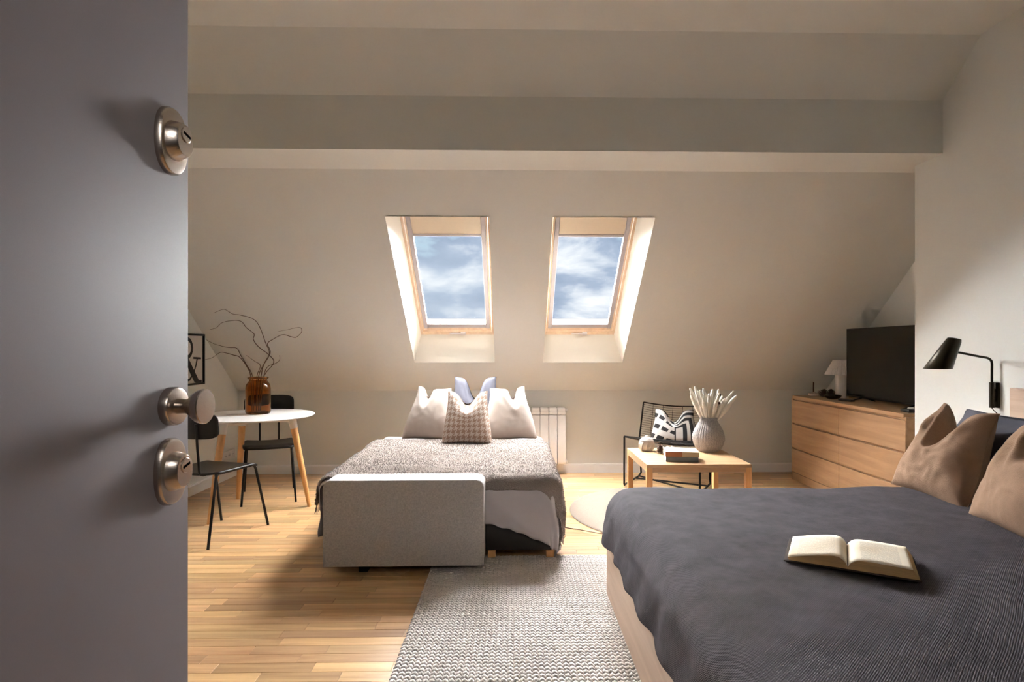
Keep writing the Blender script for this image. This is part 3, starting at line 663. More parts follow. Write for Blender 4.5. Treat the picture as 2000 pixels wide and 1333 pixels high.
# ---------------------------------------------------------------- rugs
def woven_rug():
    rg = empty('woven_rug', (0.3, 2.4, 0), label='cream chunky woven rug with dark flecks beside the large bed', cat='rug')
    x0, x1, y0, y1 = -0.445, 0.80, 1.45, 3.425
    MB().box(x0 + 0.004, x1, y0, y1 - 0.004, 0.0005, 0.007, 0.002, 1).build('backing', RUGB, rg, loc=(-0.3, -2.4, 0))
    mb = MB(); px, py = 0.0118, 0.0250; unit = []
    n1, n2 = 6, 3
    for j in range(n2):
        t = (j + 0.5) / n2 * PI - PI / 2
        for i in range(n1):
            a = 2 * PI * i / n1; unit.append((math.sin(t), math.cos(t) * math.cos(a), math.cos(t) * math.sin(a)))
    uq = [(j * n1 + i, j * n1 + (i + 1) % n1, (j + 1) * n1 + (i + 1) % n1, (j + 1) * n1 + i) for j in range(n2 - 1) for i in range(n1)]
    uq += [tuple(range(n1)), tuple((n2 - 1) * n1 + i for i in range(n1))]
    ci = 0; x = x0 + px / 2
    while x < x1:
        y = y0 + py / 2 + (0.0 if ci % 2 else py * 0.12); sg = 1 if ci % 2 else -1
        while y < y1 - 0.004:
            an = sg * R(30) + random.uniform(-.12, .12); ca, sa = math.cos(an), math.sin(an)
            L_, w_, h_ = 0.0178 * random.uniform(.92, 1.06), 0.0078 * random.uniform(.9, 1.1), 0.0062 * random.uniform(.85, 1.15)
            cx, cy, cz = x + random.uniform(-.0008, .0008), y + random.uniform(-.0012, .0012), 0.0068
            V = []
            for a, b, c in unit:
                lx, ly, lz = b * w_, a * L_, c * h_
                V.append((cx + lx * ca - ly * sa, cy + lx * sa + ly * ca, cz + lz))
            o_ = len(mb.v); mb.v += V; mb.f += [tuple(i + o_ for i in q) for q in uq]
            y += py
        x += px; ci += 1
    o = mb.build('woven_yarn', RUGW, rg, loc=(-0.3, -2.4, 0), angle=180); o['kind'] = 'stuff'
woven_rug()
rr = MB().lathe([(0.76, 0.0005), (0.775, 0.004), (0.77, 0.009), (0.755, 0.011), (0.5, 0.0115), (0.1, 0.0115)], 72).build('round_rug', RUGR, loc=(1.20, 4.35, 0.0))
tag(rr, 'round cream pile rug under the coffee table', 'rug')

# ---------------------------------------------------------------- round table, chairs, vase with branches
tb = empty('round_table', (-1.959, 4.49, 0), label='round white table with splayed wooden legs in the corner', cat='table')
MB().lathe([(0.30, 0.690), (0.425, 0.700), (0.438, 0.706), (0.440, 0.711), (0.436, 0.715), (0.10, 0.7155)], 72).build('table_top', WTABLE, tb)
tri = MB()
for k in range(3):
    a = [math.atan2(0.069, 0.393), math.atan2(0.314, -0.258), math.atan2(-0.382, -0.136)][k]; e = Vector((math.cos(a), math.sin(a), 0))
    tri.tube([Vector((0, 0, 0.672)), e * 0.27 + Vector((0, 0, 0.672))], 0.018, 8)
    t0, t1 = e * 0.275 + Vector((0, 0, 0.700)), e * 0.405 + Vector((0, 0, 0.0))
    p = lambda q: t0 + (t1 - t0) * q
    lg = MB(); lg.tube([p(0.10), p(0.55), p(1.0)], [0.026, 0.022, 0.0145], 16); lo = lg.build('leg', OAKZ, tb)
    MB().tube([p(0.0), p(0.13), p(0.135)], [0.029, 0.028, 0.026], 16).build('leg_socket', WTABLE, lo)
tri.build('under_frame', WTABLE, tb)

def chair_proto():
    c = empty('dining_chair', (0, 0, 0))
    # front is -y; seat 0.45 high
    for sx in (-1, 1):
        xa, xb = sx * 0.165, sx * 0.195
        pts = [(xb, -0.262, 0.0), (xa + sx * 0.004, -0.172, 0.408), (xa, -0.160, 0.428), (xa, -0.145, 0.433), (xa, 0.145, 0.433), (xa, 0.160, 0.428), (xa + sx * 0.004, 0.172, 0.408), (xb, 0.262, 0.0)]
        MB().tube(pts, 0.0085, 10).build('leg_frame', BSTEEL, c)
        xs = sx * 0.075
        MB().tube(catmull([(xs, -0.02, 0.430), (xs, 0.12, 0.428), (xs, 0.175, 0.425), (xs, 0.203, 0.445), (xs, 0.210, 0.50), (xs, 0.222, 0.62), (xs, 0.232, 0.75)], 5), 0.0078, 10).build('back_rod', BSTEEL, c)
    MB().tube([(-0.165, -0.05, 0.431), (0.165, -0.05, 0.431)], 0.008, 8).build('cross_bar', BSTEEL, c)
    def seat(u, v, zo):
        a, b = 2 * u - 1, 2 * v - 1
        e = 7.0; k = 1.0 / max(1e-6, (abs(a) ** e + abs(b) ** e) ** (1 / e)) * max(abs(a), abs(b)) if (a or b) else 1
        x, y = 0.195 * a * k, 0.200 * b * k
        z = 0.449 - 0.012 * (1 - a * a) * (0.6 + 0.4 * b) - 0.016 * sm(0.55, 1.0, -b) ** 1.5 + zo
        return (x * (1 - 0.04 * (b + 1) / 2), y, z)
    st_ = MB(); n = 25
    st_.grid(lambda u, v: seat(u, v, 0.0), n, n); s_ = st_.build('seat', BPLY, c, angle=80); md = s_.modifiers.new('t', 'SOLIDIFY'); md.thickness = 0.012; md.offset = -1
    bk = MB()
    def back(u, v):
        a, b = 2 * u - 1, 2 * v - 1; e = 5.0
        k = 1.0 / max(1e-6, (abs(a) ** e + abs(b) ** e) ** (1 / e)) * max(abs(a), abs(b)) if (a or b) else 1
        x, z = 0.195 * a * k, 0.735 + 0.082 * b * k
        return (x, 0.226 - 0.045 * (x / 0.195) ** 2 + 0.10 * (z - 0.735), z)
    bk.grid(back, n, n); b_ = bk.build('backrest', BPLY, c, angle=80); md = b_.modifiers.new('t', 'SOLIDIFY'); md.thickness = 0.012
    return c
ca = chair_proto(); cb = copy_tree(ca)
ca.location = (-1.994, 4.87, 0); ca.rotation_euler = (0, 0, R(22)); tag(ca, 'black plywood chair tucked behind the round table by the back wall', 'chair', 'black dining chairs')
cb.location = (-1.946, 3.897, 0); cb.rotation_euler = (0, 0, R(163)); tag(cb, 'black plywood chair half hidden by the open door', 'chair', 'black dining chairs')

VZ = 0.7155; VX, VY = -1.945, 4.545
vp = [(0.02, 0.0), (0.078, 0.0), (0.086, 0.006), (0.0905, 0.02), (0.0905, 0.19), (0.086, 0.222), (0.070, 0.247), (0.064, 0.254), (0.064, 0.262), (0.074, 0.270), (0.077, 0.277), (0.072, 0.283), (0.064, 0.281),
      (0.058, 0.266), (0.058, 0.252), (0.066, 0.243), (0.081, 0.218), (0.086, 0.19), (0.086, 0.024), (0.078, 0.012), (0.02, 0.012)]
va = MB().lathe(vp, 40).build('glass_vase', AMBER, loc=(VX, VY, VZ + 0.0005)); tag(va, 'amber glass jar vase on the round white table', 'vase')
def twig(zoom_pts, dy, label, base=(0, 0)):
    pts = [(VX + base[0] * 0.6 - 0.01, VY + base[1], VZ + 0.02), (VX + base[0], VY + base[1], VZ + 0.27)]
    n = len(zoom_pts); d0 = VY * math.cos(YAW) + VX * math.sin(YAW)
    for i, (zx, zy) in enumerate(zoom_pts):
        yy = VY + base[1] + dy * (i + 1) / n + 0.015 * math.sin(i * 1.9)
        pts.append((yy * (zx) / 1.0, yy, HC + yy * zy))
    rs = catmull(pts, 6); m = len(rs)
    o = MB().tube(rs, [0.0042 * (1 - 0.72 * i / (m - 1)) for i in range(m)], 6).build('willow_branch', TWIG); return tag(o, label, 'branch', 'curly branches in the amber vase')
def zp(L):   # directions to points along each branch
    out = []
    for zx, zy in L:
        u, v = 360 + zx / 4.443, 580 + zy / 4.443; a = (u - CX) / F; dx = math.sin(YAW) + math.cos(YAW) * a; dyy = math.cos(YAW) - math.sin(YAW) * a
        out.append((dx / dyy, -(v - CY) / F / dyy))
    return out
twig(zp([(690, 590), (738, 490), (705, 400), (655, 265), (600, 195), (490, 160), (420, 150), (345, 110), (262, 138)]), 0.10, 'tallest curly branch arching high above the amber vase', (0.02, 0.0))
twig(zp([(775, 575), (735, 505), (645, 435), (600, 372), (604, 322), (540, 270), (500, 220), (440, 205), (330, 225), (280, 268), (222, 285)]), -0.10, 'curly branch in the vase looping just below the tallest', (0.03, 0.02))
twig(zp([(672, 620), (745, 490), (722, 410), (765, 372), (850, 330), (920, 345), (970, 352), (1018, 305), (1000, 266), (900, 285), (815, 302)]), 0.06, 'curly branch with a hooked loop reaching towards the windows', (0.01, -0.02))
twig(zp([(720, 612), (790, 580), (826, 550), (826, 508)]), -0.05, 'short curly branch leaning out above the vase rim, side of the windows', (0.04, 0.0))
twig(zp([(545, 600), (490, 510), (455, 447), (380, 440), (262, 410), (172, 362)]), 0.05, 'curly branch bending low over the framed picture', (-0.04, 0.0))
twig(zp([(660, 600), (610, 560), (538, 508)]), -0.06, 'shortest thin branch tilting inside the spray of branches', (-0.02, 0.02))
twig(zp([(545, 610), (480, 525), (420, 505), (370, 490), (310, 485), (240, 530), (162, 550)]), -0.08, 'lowest drooping branch stretching out to the black picture frame', (-0.045, -0.02))

# ---------------------------------------------------------------- framed picture and socket on the side wall
pf = empty('framed_picture', (XL + 0.002, 4.86, 1.125), label='black framed typographic print half hidden behind the open door', cat='picture')
py0, py1, pz0, pz1 = -0.246, 0.246, -0.213, 0.213; fwd = 0.016
for (a, b, c, d) in ((py0, py1, pz1 - fwd, pz1), (py0, py1, pz0, pz0 + fwd), (py0, py0 + fwd, pz0 + fwd, pz1 - fwd), (py1 - fwd, py1, pz0 + fwd, pz1 - fwd)): MB().box(0, 0.022, a, b, c, d, 0.001, 1).build('frame_bar', BSTEEL, pf)
ps = MB().box(0.002, 0.008, py0 + fwd, py1 - fwd, pz0 + fwd, pz1 - fwd).build('print', POSTER, pf, smooth=False)
amp = MB()
def ribbon(P, w, off=0.0):
    n = len(P); V = []
    for i, (y, z) in enumerate(P):
        a = P[max(i - 1, 0)]; b = P[min(i + 1, n - 1)]; d = Vector((b[0] - a[0], b[1] - a[1])).normalized(); ww = (w[i] if isinstance(w, list) else w) / 2
        for sgn in (-1, 1):
            for xx in (0.0082 + off, 0.0092 + off): V.append((xx, y - d.y * ww * sgn, z + d.x * ww * sgn))
    Q = []
    for i in range(n - 1):
        a = i * 4; b = a + 4
        Q += [(a + 1, b + 1, b + 3, a + 3), (a, a + 2, b + 2, b), (a, b, b + 1, a + 1), (a + 2, a + 3, b + 3, b + 2)]
    Q += [(0, 1, 3, 2), (4 * n - 4, 4 * n - 2, 4 * n - 1, 4 * n - 3)]
    amp.add(V, Q)
ribbon([(0.085, 0.012), (0.205, 0.007)], 0.016)                                                          # serif of the arm
ribbon([(0.145, 0.008), (0.125, -0.05), (0.085, -0.12), (0.03, -0.165), (-0.06, -0.18), (-0.14, -0.15), (-0.165, -0.09), (-0.13, -0.02), (-0.05, 0.03)], [0.018, 0.016, 0.014, 0.018, 0.03, 0.045, 0.055, 0.045, 0.03], 0.0002)
ribbon([(-0.10, 0.12), (-0.02, 0.01), (0.06, -0.095), (0.125, -0.17), (0.165, -0.190), (0.215, -0.186)], [0.03, 0.05, 0.06, 0.06, 0.03, 0.018], 0.0004)
ribbon([(0.05 + 0.075 * math.cos(a) - 0.06, 0.095 + 0.075 * math.sin(a)) for a in [R(q) for q in range(-80, 200, 20)]], [0.03] * 14, 0.0006)
amp.build('ampersand', INK, ps, smooth=False)

so = empty('wall_socket', (XL, 5.565, 0.218), label='white multi-gang wall socket low beside the round table', cat='socket')
MB().box(0.0, 0.011, -0.118, 0.118, -0.040, 0.040, 0.004, 2).build('plate', WHITEP, so)
for k in (-0.075, 0.0, 0.075):
    r_ = MB().lathe([(0.025, 0.0108), (0.025, 0.0125), (0.022, 0.0128), (0.020, 0.0112)], 24, (0, 0, 0), AX).build('receptacle', WHITEP, so, loc=(0, k, 0))
    for dy in (-0.009, 0.009): MB().lathe([(0.0035, 0.0112), (0.0035, 0.0131)], 10, (0, dy, 0), AX).build('pin_hole', SLOTG, r_)

# ---------------------------------------------------------------- radiator
ra = empty('radiator', (0.17, 5.69, 0), label='white sectional radiator on the back wall beside the cushions', cat='radiator')
ns = 8; wsec = 0.083
for k in range(ns):
    x0 = 0.513 - 0.17 - (k + 1) * wsec
    s_ = MB(); s_.box(x0 + 0.0015, x0 + wsec - 0.0015, -0.045, -0.032, 0.115, 0.575, 0.004, 2); s_.box(x0 + 0.0015, x0 + wsec - 0.0015, -0.042, 0.035, 0.598, 0.646, 0.012, 3)
    s_.box(x0 + 0.0015, x0 + wsec - 0.0015, -0.045, -0.034, 0.581, 0.610, 0.003, 1)
    s_.box(x0 + 0.034, x0 + 0.049, -0.034, 0.030, 0.11, 0.61); s_.box(x0 + 0.004, x0 + wsec - 0.004, 0.012, 0.030, 0.10, 0.62, 0.004, 1)
    s_.box(x0 + 0.0015, x0 + wsec - 0.0015, -0.030, 0.032, 0.098, 0.135, 0.008, 2)
    s_.build('section', RADW, ra)
for z in (0.12, 0.622): MB().lathe([(0.018, 0.0), (0.018, 0.012), (0.013, 0.016)], 16, (0.343, -0.005, z), AX).build('end_plug', RADW, ra)
for x in (-0.2, 0.25): MB().box(x - 0.012, x + 0.012, 0.028, 0.064, 0.56, 0.60).build('bracket', RADW, ra, smooth=False)

# ---------------------------------------------------------------- coffee table and what stands on it
ct = empty('coffee_table', (1.150, 3.91, 0), label='square light oak coffee table on the round rug', cat='table')
hx, hy = 0.325, 0.31; zr = 0.0115
MB().box(-hx, hx, -hy, hy, 0.478, 0.500, 0.002, 1).build('table_top', OAKX, ct)
for sx in (-1, 1):
    for sy in (-1, 1):
        MB().box(sx * hx, sx * (hx - 0.036), sy * hy, sy * (hy - 0.036), zr, 0.4795, 0.002, 1).build('leg', OAKZ, ct)
for sy in (-1, 1): MB().box(-hx + 0.036, hx - 0.036, sy * (hy - 0.002), sy * (hy - 0.020), 0.452, 0.4785).build('apron', OAKX, ct, smooth=False)
for sx in (-1, 1): MB().box(sx * (hx - 0.002), sx * (hx - 0.020), -hy + 0.036, hy - 0.036, 0.452, 0.4785).build('apron', OAKX, ct, smooth=False)
TZ = 0.5005
def ribbed_vase():
    pr = [(0.030, 0.0), (0.062, 0.0), (0.082, 0.018), (0.098, 0.048), (0.107, 0.082), (0.106, 0.110), (0.096, 0.145), (0.078, 0.178), (0.064, 0.200), (0.057, 0.216), (0.056, 0.228), (0.060, 0.234), (0.055, 0.236), (0.050, 0.228), (0.052, 0.205), (0.060, 0.16), (0.02, 0.15)]
    P = [pr[0]]
    for a, b in zip(pr[1:], pr[2:]):
        k = 5 if b[1] > a[1] and a[1] < 0.23 and a[0] > 0.05 else 1
        for j in range(k): P.append((a[0] + (b[0] - a[0]) * j / k, a[1] + (b[1] - a[1]) * j / k))
    P.append(pr[-1]); n = 144; V = []
    for i, (r, z) in enumerate(P):
        for k in range(n):
            a = 2 * PI * k / n; d = 0.0
            if 2 < i < len(P) - 8: d = 0.0022 * math.cos(a * 36) + 0.0012 * math.cos(a * 36 + PI * (i % 2)) + 0.0012 * noise.noise(Vector((math.cos(a) * 20, math.sin(a) * 20, z * 160)))
            V.append(((r + d) * math.cos(a), (r + d) * math.sin(a), z))
    m = len(P); mb = MB()
    mb.add(V, [(i * n + k, i * n + (k + 1) % n, (i + 1) * n + (k + 1) % n, (i + 1) * n + k) for i in range(m - 1) for k in range(n)] + [tuple(range(n - 1, -1, -1)), tuple((m - 1) * n + k for k in range(n))])
    return mb.build('ribbed_vase', VASEG, loc=(1.365, 4.075, TZ), angle=180)
tag(ribbed_vase(), 'bulbous grey woven vase on the coffee table', 'vase')
VB = Vector((1.365, 4.075, TZ + 0.17))
tips = [(1.233, .907, -.02), (1.250, .935, .05), (1.268, .950, 0), (1.288, .930, -.06), (1.310, .915, .06), (1.329, .938, 0), (1.345, .905, -.07), (1.365, .900, .07), (1.384, .915, -.02), (1.404, .930, .03), (1.420, .905, -.06), (1.443, .930, .02),
        (1.462, .870, -.05), (1.480, .880, .05), (1.505, .890, -.02), (1.543, .918, .0), (1.576, .886, .03), (1.30, .88, -.08), (1.40, .87, -.08), (1.27, .90, -.05), (1.34, .92, .04), (1.52, .865, -.05), (1.245, .885, .02)]
for i, (x, z, dy) in enumerate(tips):
    t = Vector((x, 4.075 + dy, z)); b = VB + Vector(((x - 1.365) * 0.22, dy * 0.25, 0)); n = 12; pts = []; rs = []
    for k in range(n):
        q = k / (n - 1); p = b.lerp(t, q) + Vector((0.0, 0.0, 0.012 * math.sin(q * PI))) + Vector((noise.noise(Vector((i, q * 3, 0))), noise.noise(Vector((i, q * 3, 5))), 0)) * 0.006
        pts.append(p); rs.append(0.0025 if q < 0.2 else 0.0165 * (math.sin(PI * min(1, (q - 0.18) / 0.85)) ** 0.6) * (0.82 + 0.3 * noise.noise(Vector((i * 3.3, q * 9, 2)))) + 0.0016)
    pl = MB().tube(pts, rs, 8).build('dried_grass_plume', PLUME, angle=180)
    tag(pl, {2: 'tallest cream dried grass plume in the grey woven vase', 0: 'cream plume in the woven vase leaning furthest over the wire chair', 16: 'cream plume in the woven vase leaning furthest towards the dresser', 15: 'long cream plume just above the one leaning furthest to the dresser'}.get(i, 'cream dried grass plume in the grey woven vase'), 'dried grass', 'dried grass plumes in the woven vase')
for i, (u, z, dy, lb) in enumerate(((1.430, .893, -.04, 'dark round berry on a thin stalk among the cream plumes'), (1.415, .842, -.075, 'small brown berry low among the cream plumes'))):
    e = MB(); t = Vector((u, 4.075 + dy, z)); e.tube([VB + Vector((0.01, dy * .3, 0)), VB.lerp(t, 0.5), t], 0.0014, 6)
    so_ = empty('berry_stalk', tuple(VB), label=lb, cat='berry'); e.build('stalk', TWIG, so_, loc=tuple(-VB))
    MB().lathe([(0.001, -0.0095), (0.006, -0.0075), (0.0095, 0), (0.006, 0.0075), (0.001, 0.0095)], 14, tuple(t - VB)).build('berry', BLACK if i == 0 else CONE, so_)
# lidded stoneware ball
lb = empty('stoneware_pot', (0.938, 4.10, TZ), label='round cream carved stoneware pot with lid on the coffee table', cat='pot')
pb = MB(); prof = [(0.018, 0.0), (0.034, 0.002), (0.049, 0.020), (0.054, 0.042), (0.050, 0.062), (0.044, 0.070)]
V = []; n = 48
MB().lathe([(0.02, 0.0), (0.036, 0.001), (0.049, 0.016), (0.0545, 0.036), (0.0535, 0.052), (0.047, 0.066), (0.042, 0.068)], 40).build('pot', CANDLE, lb)
ld_ = MB().lathe([(0.046, 0.0685), (0.048, 0.072), (0.040, 0.084), (0.024, 0.094), (0.012, 0.098), (0.010, 0.104), (0.004, 0.107)], 40).build('lid', CANDLE, lb)
for k in range(10):
    a = 2 * PI * k / 10; MB().tube(catmull([(0.047 * math.cos(a), 0.047 * math.sin(a), 0.012), (0.0545 * math.cos(a + .12), 0.0545 * math.sin(a + .12), 0.036), (0.047 * math.cos(a + .3), 0.047 * math.sin(a + .3), 0.064)], 4), 0.004, 6).build('ridge', CANDLE, lb)
def pine_cone(loc, r, h, m, label, tilt=(0, 0, 0)):
    c = empty('pine_cone', loc, label=label, cat='pine cone', group=None); c.rotation_euler = tilt
    MB().lathe([(r * 0.2, 0.004), (r * 0.55, h * 0.15), (r * 0.62, h * 0.45), (r * 0.4, h * 0.8), (r * 0.1, h * 0.97)], 14).build('core', m, c)
    sc = MB(); N = 64
    for i in range(N):
        q = (i + 0.5) / N; a = i * 2.39996; zz = h * (0.06 + 0.9 * q); rr_ = r * (math.sin(PI * min(1, (q * 0.86 + 0.14))) ** 0.7) * 0.98 + 0.002
        e = Vector((math.cos(a), math.sin(a), 0)); t = Vector((-math.sin(a), math.cos(a), 0)); wv = r * 0.26
        b0 = e * rr_ * 0.45 + Vector((0, 0, zz - h * 0.03)); tip = e * rr_ + Vector((0, 0, zz + h * 0.05))
        sc.add([b0 - t * wv * .5, b0 + t * wv * .5, tip + t * wv * .8 - Vector((0, 0, h * .03)), tip + e * 0.002, tip - t * wv * .8 - Vector((0, 0, h * .03)), tip - Vector((0, 0, h * 0.05)) - e * 0.003],
               [(0, 1, 2, 3, 4), (0, 5, 1), (1, 5, 2), (2, 5, 3), (3, 5, 4), (4, 5, 0)])
    so2 = sc.build('scales', m, c, smooth=False); so2['kind'] = 'stuff'
    return c
pine_cone((1.004, 3.985, TZ), 0.030, 0.062, CONE, 'brown pine cone beside the cream stoneware pot')
sh = empty('dried_flower_head', (1.085, 4.03, TZ), label='cream dried flower head lying behind the two books', cat='flower')
fl = MB()
for i in range(14):
    a = i * 2 * PI / 14; fl.tube([(0, 0, 0.012), (0.03 * math.cos(a), 0.022 * math.sin(a), 0.024 + 0.004 * (i % 3)), (0.052 * math.cos(a), 0.034 * math.sin(a), 0.012 + 0.008 * (i % 2))], [0.008, 0.010, 0.003], 6)
fl.build('petals', CANDLE, sh); MB().lathe([(0.02, 0.0), (0.022, 0.012), (0.012, 0.03), (0.002, 0.036)], 16).build('centre', BKTAN, sh)
def closed_book(loc, rz, w, d, h, cov, spine_parts, label, name='book'):
    b = empty(name, loc, rz, label, 'book')
    MB().box(-w / 2, w / 2, -d / 2, d / 2, h - 0.003, h, 0.001, 1).build('cover', cov, b); MB().box(-w / 2, w / 2, -d / 2, d / 2, 0, 0.003, 0.001, 1).build('cover', cov, b)
    MB().box(-w / 2 + 0.003, w / 2 - 0.003, -d / 2 + 0.004, d / 2 - 0.004, 0.003, h - 0.003).build('pages', POSTER, b, smooth=False)
    for (a, c, m) in spine_parts: MB().box(-w / 2 + a * w, -w / 2 + c * w, -d / 2 - 0.002, -d / 2 + 0.003, 0.0005, h - 0.0005, 0.001, 1).build('spine', m, b)
    return b
closed_book((1.080, 3.765, TZ), R(-9), 0.200, 0.165, 0.030, BKGREY, ((0, 1, BKGREY),), 'blue-grey book lying under the white one on the coffee table')
closed_book((1.082, 3.768, TZ + 0.0302), R(-9), 0.206, 0.165, 0.032, BKWHITE, ((0, 0.5, BKBROWN), (0.5, 1, BKTAN)), 'white-topped book with russet and tan spine on the grey book')

# ---------------------------------------------------------------- wire lounge chair with patterned cushion
wc = empty('wire_chair', (1.366, 5.16, 0), R(-30), 'black wire lounge chair behind the coffee table', 'chair')
W2 = 0.325
def seatp(u, v):   # u -1..1 across, v 0 front .. 1 back
    return Vector((W2 * u, -0.21 + 0.42 * v, 0.445 - 0.085 * v - 0.03 * (1 - u * u) * (0.3 + 0.7 * v)))
def backp(u, v):   # v 0 bottom .. 1 top
    return Vector((W2 * u * (1 - 0.03 * v), 0.21 + 0.10 * v + 0.05 * (1 - u * u), 0.36 + 0.345 * v - 0.030 * (1 - u * u)))
fr = MB(); r0 = 0.0075
fr.tube([seatp(-1, v / 8) for v in range(9)] + [backp(-1, v / 8) for v in range(1, 9)], r0, 8); fr.tube([seatp(1, v / 8) for v in range(9)] + [backp(1, v / 8) for v in range(1, 9)], r0, 8)
fr.tube([seatp(-1 + u / 8, 0) for u in range(17)], r0, 8); fr.tube([backp(-1 + u / 8, 1) for u in range(17)], r0 * 0.8, 8)
fr.build('seat_frame', BSTEEL, wc)
for nm, fn, nh in (('seat_mesh', seatp, 18), ('back_mesh', backp, 17)):
    w_ = MB()
    for j in range(1, nh): w_.tube([fn(-1 + u / 8, j / nh) for u in range(17)], 0.0016, 5)
    for i in range(1, 7): w_.tube([fn(-1 + 2 * i / 7, v / 10) for v in range(11)], 0.002, 5)
    w_.build(nm, BSTEEL, wc)
zr2 = 0.009
for sx in (-1, 1):
    MB().tube([seatp(sx, 0) + Vector((0, 0, -0.003)), (sx * W2, -0.215, 0.03), (sx * W2, -0.21, 0.012 + zr2), (sx * W2, 0.20, 0.012 + zr2), (sx * W2 * 0.97, 0.235, 0.05), backp(sx, 0.02) - Vector((0, 0, 0.0))], 0.009, 8).build('leg_frame', BSTEEL, wc)
MB().tube([(-W2, 0.10, 0.012 + zr2), (W2, 0.10, 0.012 + zr2)], 0.008, 8).build('stretcher', BSTEEL, wc)
MB().tube([(-W2, 0.19, 0.016 + zr2), (W2, -0.20, 0.016 + zr2)], 0.008, 8).build('stretcher', BSTEEL, wc)
wv = wc.matrix_basis @ Vector((0.045, 0.06, 0.368))
cushion('cushion', 0.42, 0.315, 0.13, ZEBRA, tuple(wv), R(-14), R(18), 'black and white block print cushion on the wire chair', chop=0.10, seed=33, cw=0.34, piping=BSTEEL)

# ---------------------------------------------------------------- dresser and what stands on it
DX0, DX1, DY0, DY1 = 2.600, 3.080, 3.84, 5.44
dr = empty('dresser', ((DX0 + DX1) / 2, (DY0 + DY1) / 2, 0), label='oak veneer dresser with six drawers in the recess', cat='dresser')
dl = (-(DX0 + DX1) / 2, -(DY0 + DY1) / 2, 0)
def dp(mb, nm, m=OAK, par=None): return mb.build(nm, m, par or dr, loc=dl if not par else None)
dp(MB().box(DX0, DX1, DY0 + 0.022, DY1 - 0.022, 0.752, 0.780, 0.0015, 1), 'top')
dp(MB().box(DX0 + 0.004, DX1, DY0, DY0 + 0.021, 0.0, 0.758, 0.0015, 1), 'side_panel'); dp(MB().box(DX0 + 0.004, DX1, DY1 - 0.021, DY1, 0.0, 0.758, 0.0015, 1), 'side_panel')
dp(MB().box(DX0 + 0.020, DX1 - 0.004, DY0 + 0.022, DY1 - 0.022, 0.075, 0.751), 'carcass'); dp(MB().box(DX0 + 0.003, DX0 + 0.0195, DY0 + 0.022, DY1 - 0.022, 0.004, 0.070, 0.0015, 1), 'plinth')
ym = (DY0 + DY1) / 2
for k, (z0, z1) in enumerate(((0.076, 0.286), (0.300, 0.514), (0.528, 0.738))):
    for (a, b) in ((DY0 + 0.003, ym - 0.0015), (ym + 0.0015, DY1 - 0.003)):
        d_ = dp(MB().box(DX0 + 0.0, DX0 + 0.0195, a, b, z0, z1, 0.0015, 1), 'drawer')
DT = 0.7805
# television
tv = empty('television', (2.86, 4.425, DT), label='flat black television on the oak dresser', cat='television')
MB().box(-0.012, 0.012, -0.54, 0.54, 0.028, 0.602, 0.003, 2).build('screen_body', TVF, tv); MB().box(-0.0135, -0.0118, -0.532, 0.532, 0.042, 0.595).build('screen', TVB, tv, smooth=False)
MB().box(0.012, 0.045, -0.38, 0.38, 0.06, 0.42, 0.01, 2).build('rear_housing', TVF, tv)
for y in (-0.32, 0.32): MB().tube([(-0.11, y, 0.005), (0.0, y, 0.034), (0.10, y, 0.005)], 0.005, 8).build('stand_foot', TVF, tv)
# pleated table lamp
tl = empty('table_lamp', (2.905, 5.135, DT), label='white table lamp with pleated shade beside the television', cat='lamp')
MB().lathe([(0.030, 0.0), (0.052, 0.0), (0.053, 0.004), (0.050, 0.10), (0.056, 0.215), (0.050, 0.22), (0.02, 0.222)], 40).build('lamp_base', LAMPW, tl)
ps_ = MB(); n = 96; V = []
for i in range(6):
    q = i / 5; r_ = 0.136 + (0.070 - 0.136) * q
    for k in range(n):
        a = 2 * PI * k / n; rr_ = r_ * (1 + (0.028 if k % 2 else -0.028)); V.append((rr_ * math.cos(a), rr_ * math.sin(a), 0.205 + 0.128 * q))
ps_.add(V, [(i * n + k, i * n + (k + 1) % n, (i + 1) * n + (k + 1) % n, (i + 1) * n + k) for i in range(5) for k in range(n)])
sh_ = ps_.build('lamp_shade', LAMPW, tl, smooth=False); md = sh_.modifiers.new('t', 'SOLIDIFY'); md.thickness = 0.0015
MB().tube([(0, 0, 0.22), (0, 0, 0.33)], 0.006, 8).build('stem', LAMPW, tl); MB().tube([(-0.071, 0, 0.328), (0.071, 0, 0.328)], 0.002, 6).build('shade_carrier', BSTEEL, tl)
# candle dish
cd = empty('candle_dish', (2.79, 5.36, DT), label='pale stone candle dish with a thin candle on the dresser', cat='candle holder')
MB().lathe([(0.05, 0.0), (0.062, 0.003), (0.064, 0.020), (0.060, 0.024), (0.054, 0.022), (0.050, 0.012), (0.01, 0.011)], 40).build('dish', PINKD, cd)
MB().lathe([(0.016, 0.011), (0.016, 0.034), (0.010, 0.036)], 20, (-0.012, 0.018, 0)).build('socket', PINKD, cd); MB().tube([(-0.012, 0.018, 0.03), (-0.012, 0.018, 0.125)], [0.0065, 0.0055], 12).build('candle', TWIG, cd)
MB().lathe([(0.001, 0.022), (0.011, 0.026), (0.015, 0.037), (0.011, 0.048), (0.001, 0.052)], 18, (0.014, -0.030, 0.0)).build('bead', PINKD, cd)
wb = empty('wooden_tray', (3.02, 5.28, DT), label='small shallow oak tray against the recess wall on the dresser', cat='tray')
MB().box(-0.05, 0.05, -0.14, 0.14, 0.0, 0.006).build('tray_bottom', OAK, wb, smooth=False)
for (a, b, c, d) in ((-0.05, 0.05, -0.148, -0.14), (-0.05, 0.05, 0.14, 0.148), (-0.058, -0.05, -0.148, 0.148), (0.05, 0.058, -0.148, 0.148)): MB().box(a, b, c, d, 0.0, 0.035, 0.001, 1).build('tray_side', OAK, wb)
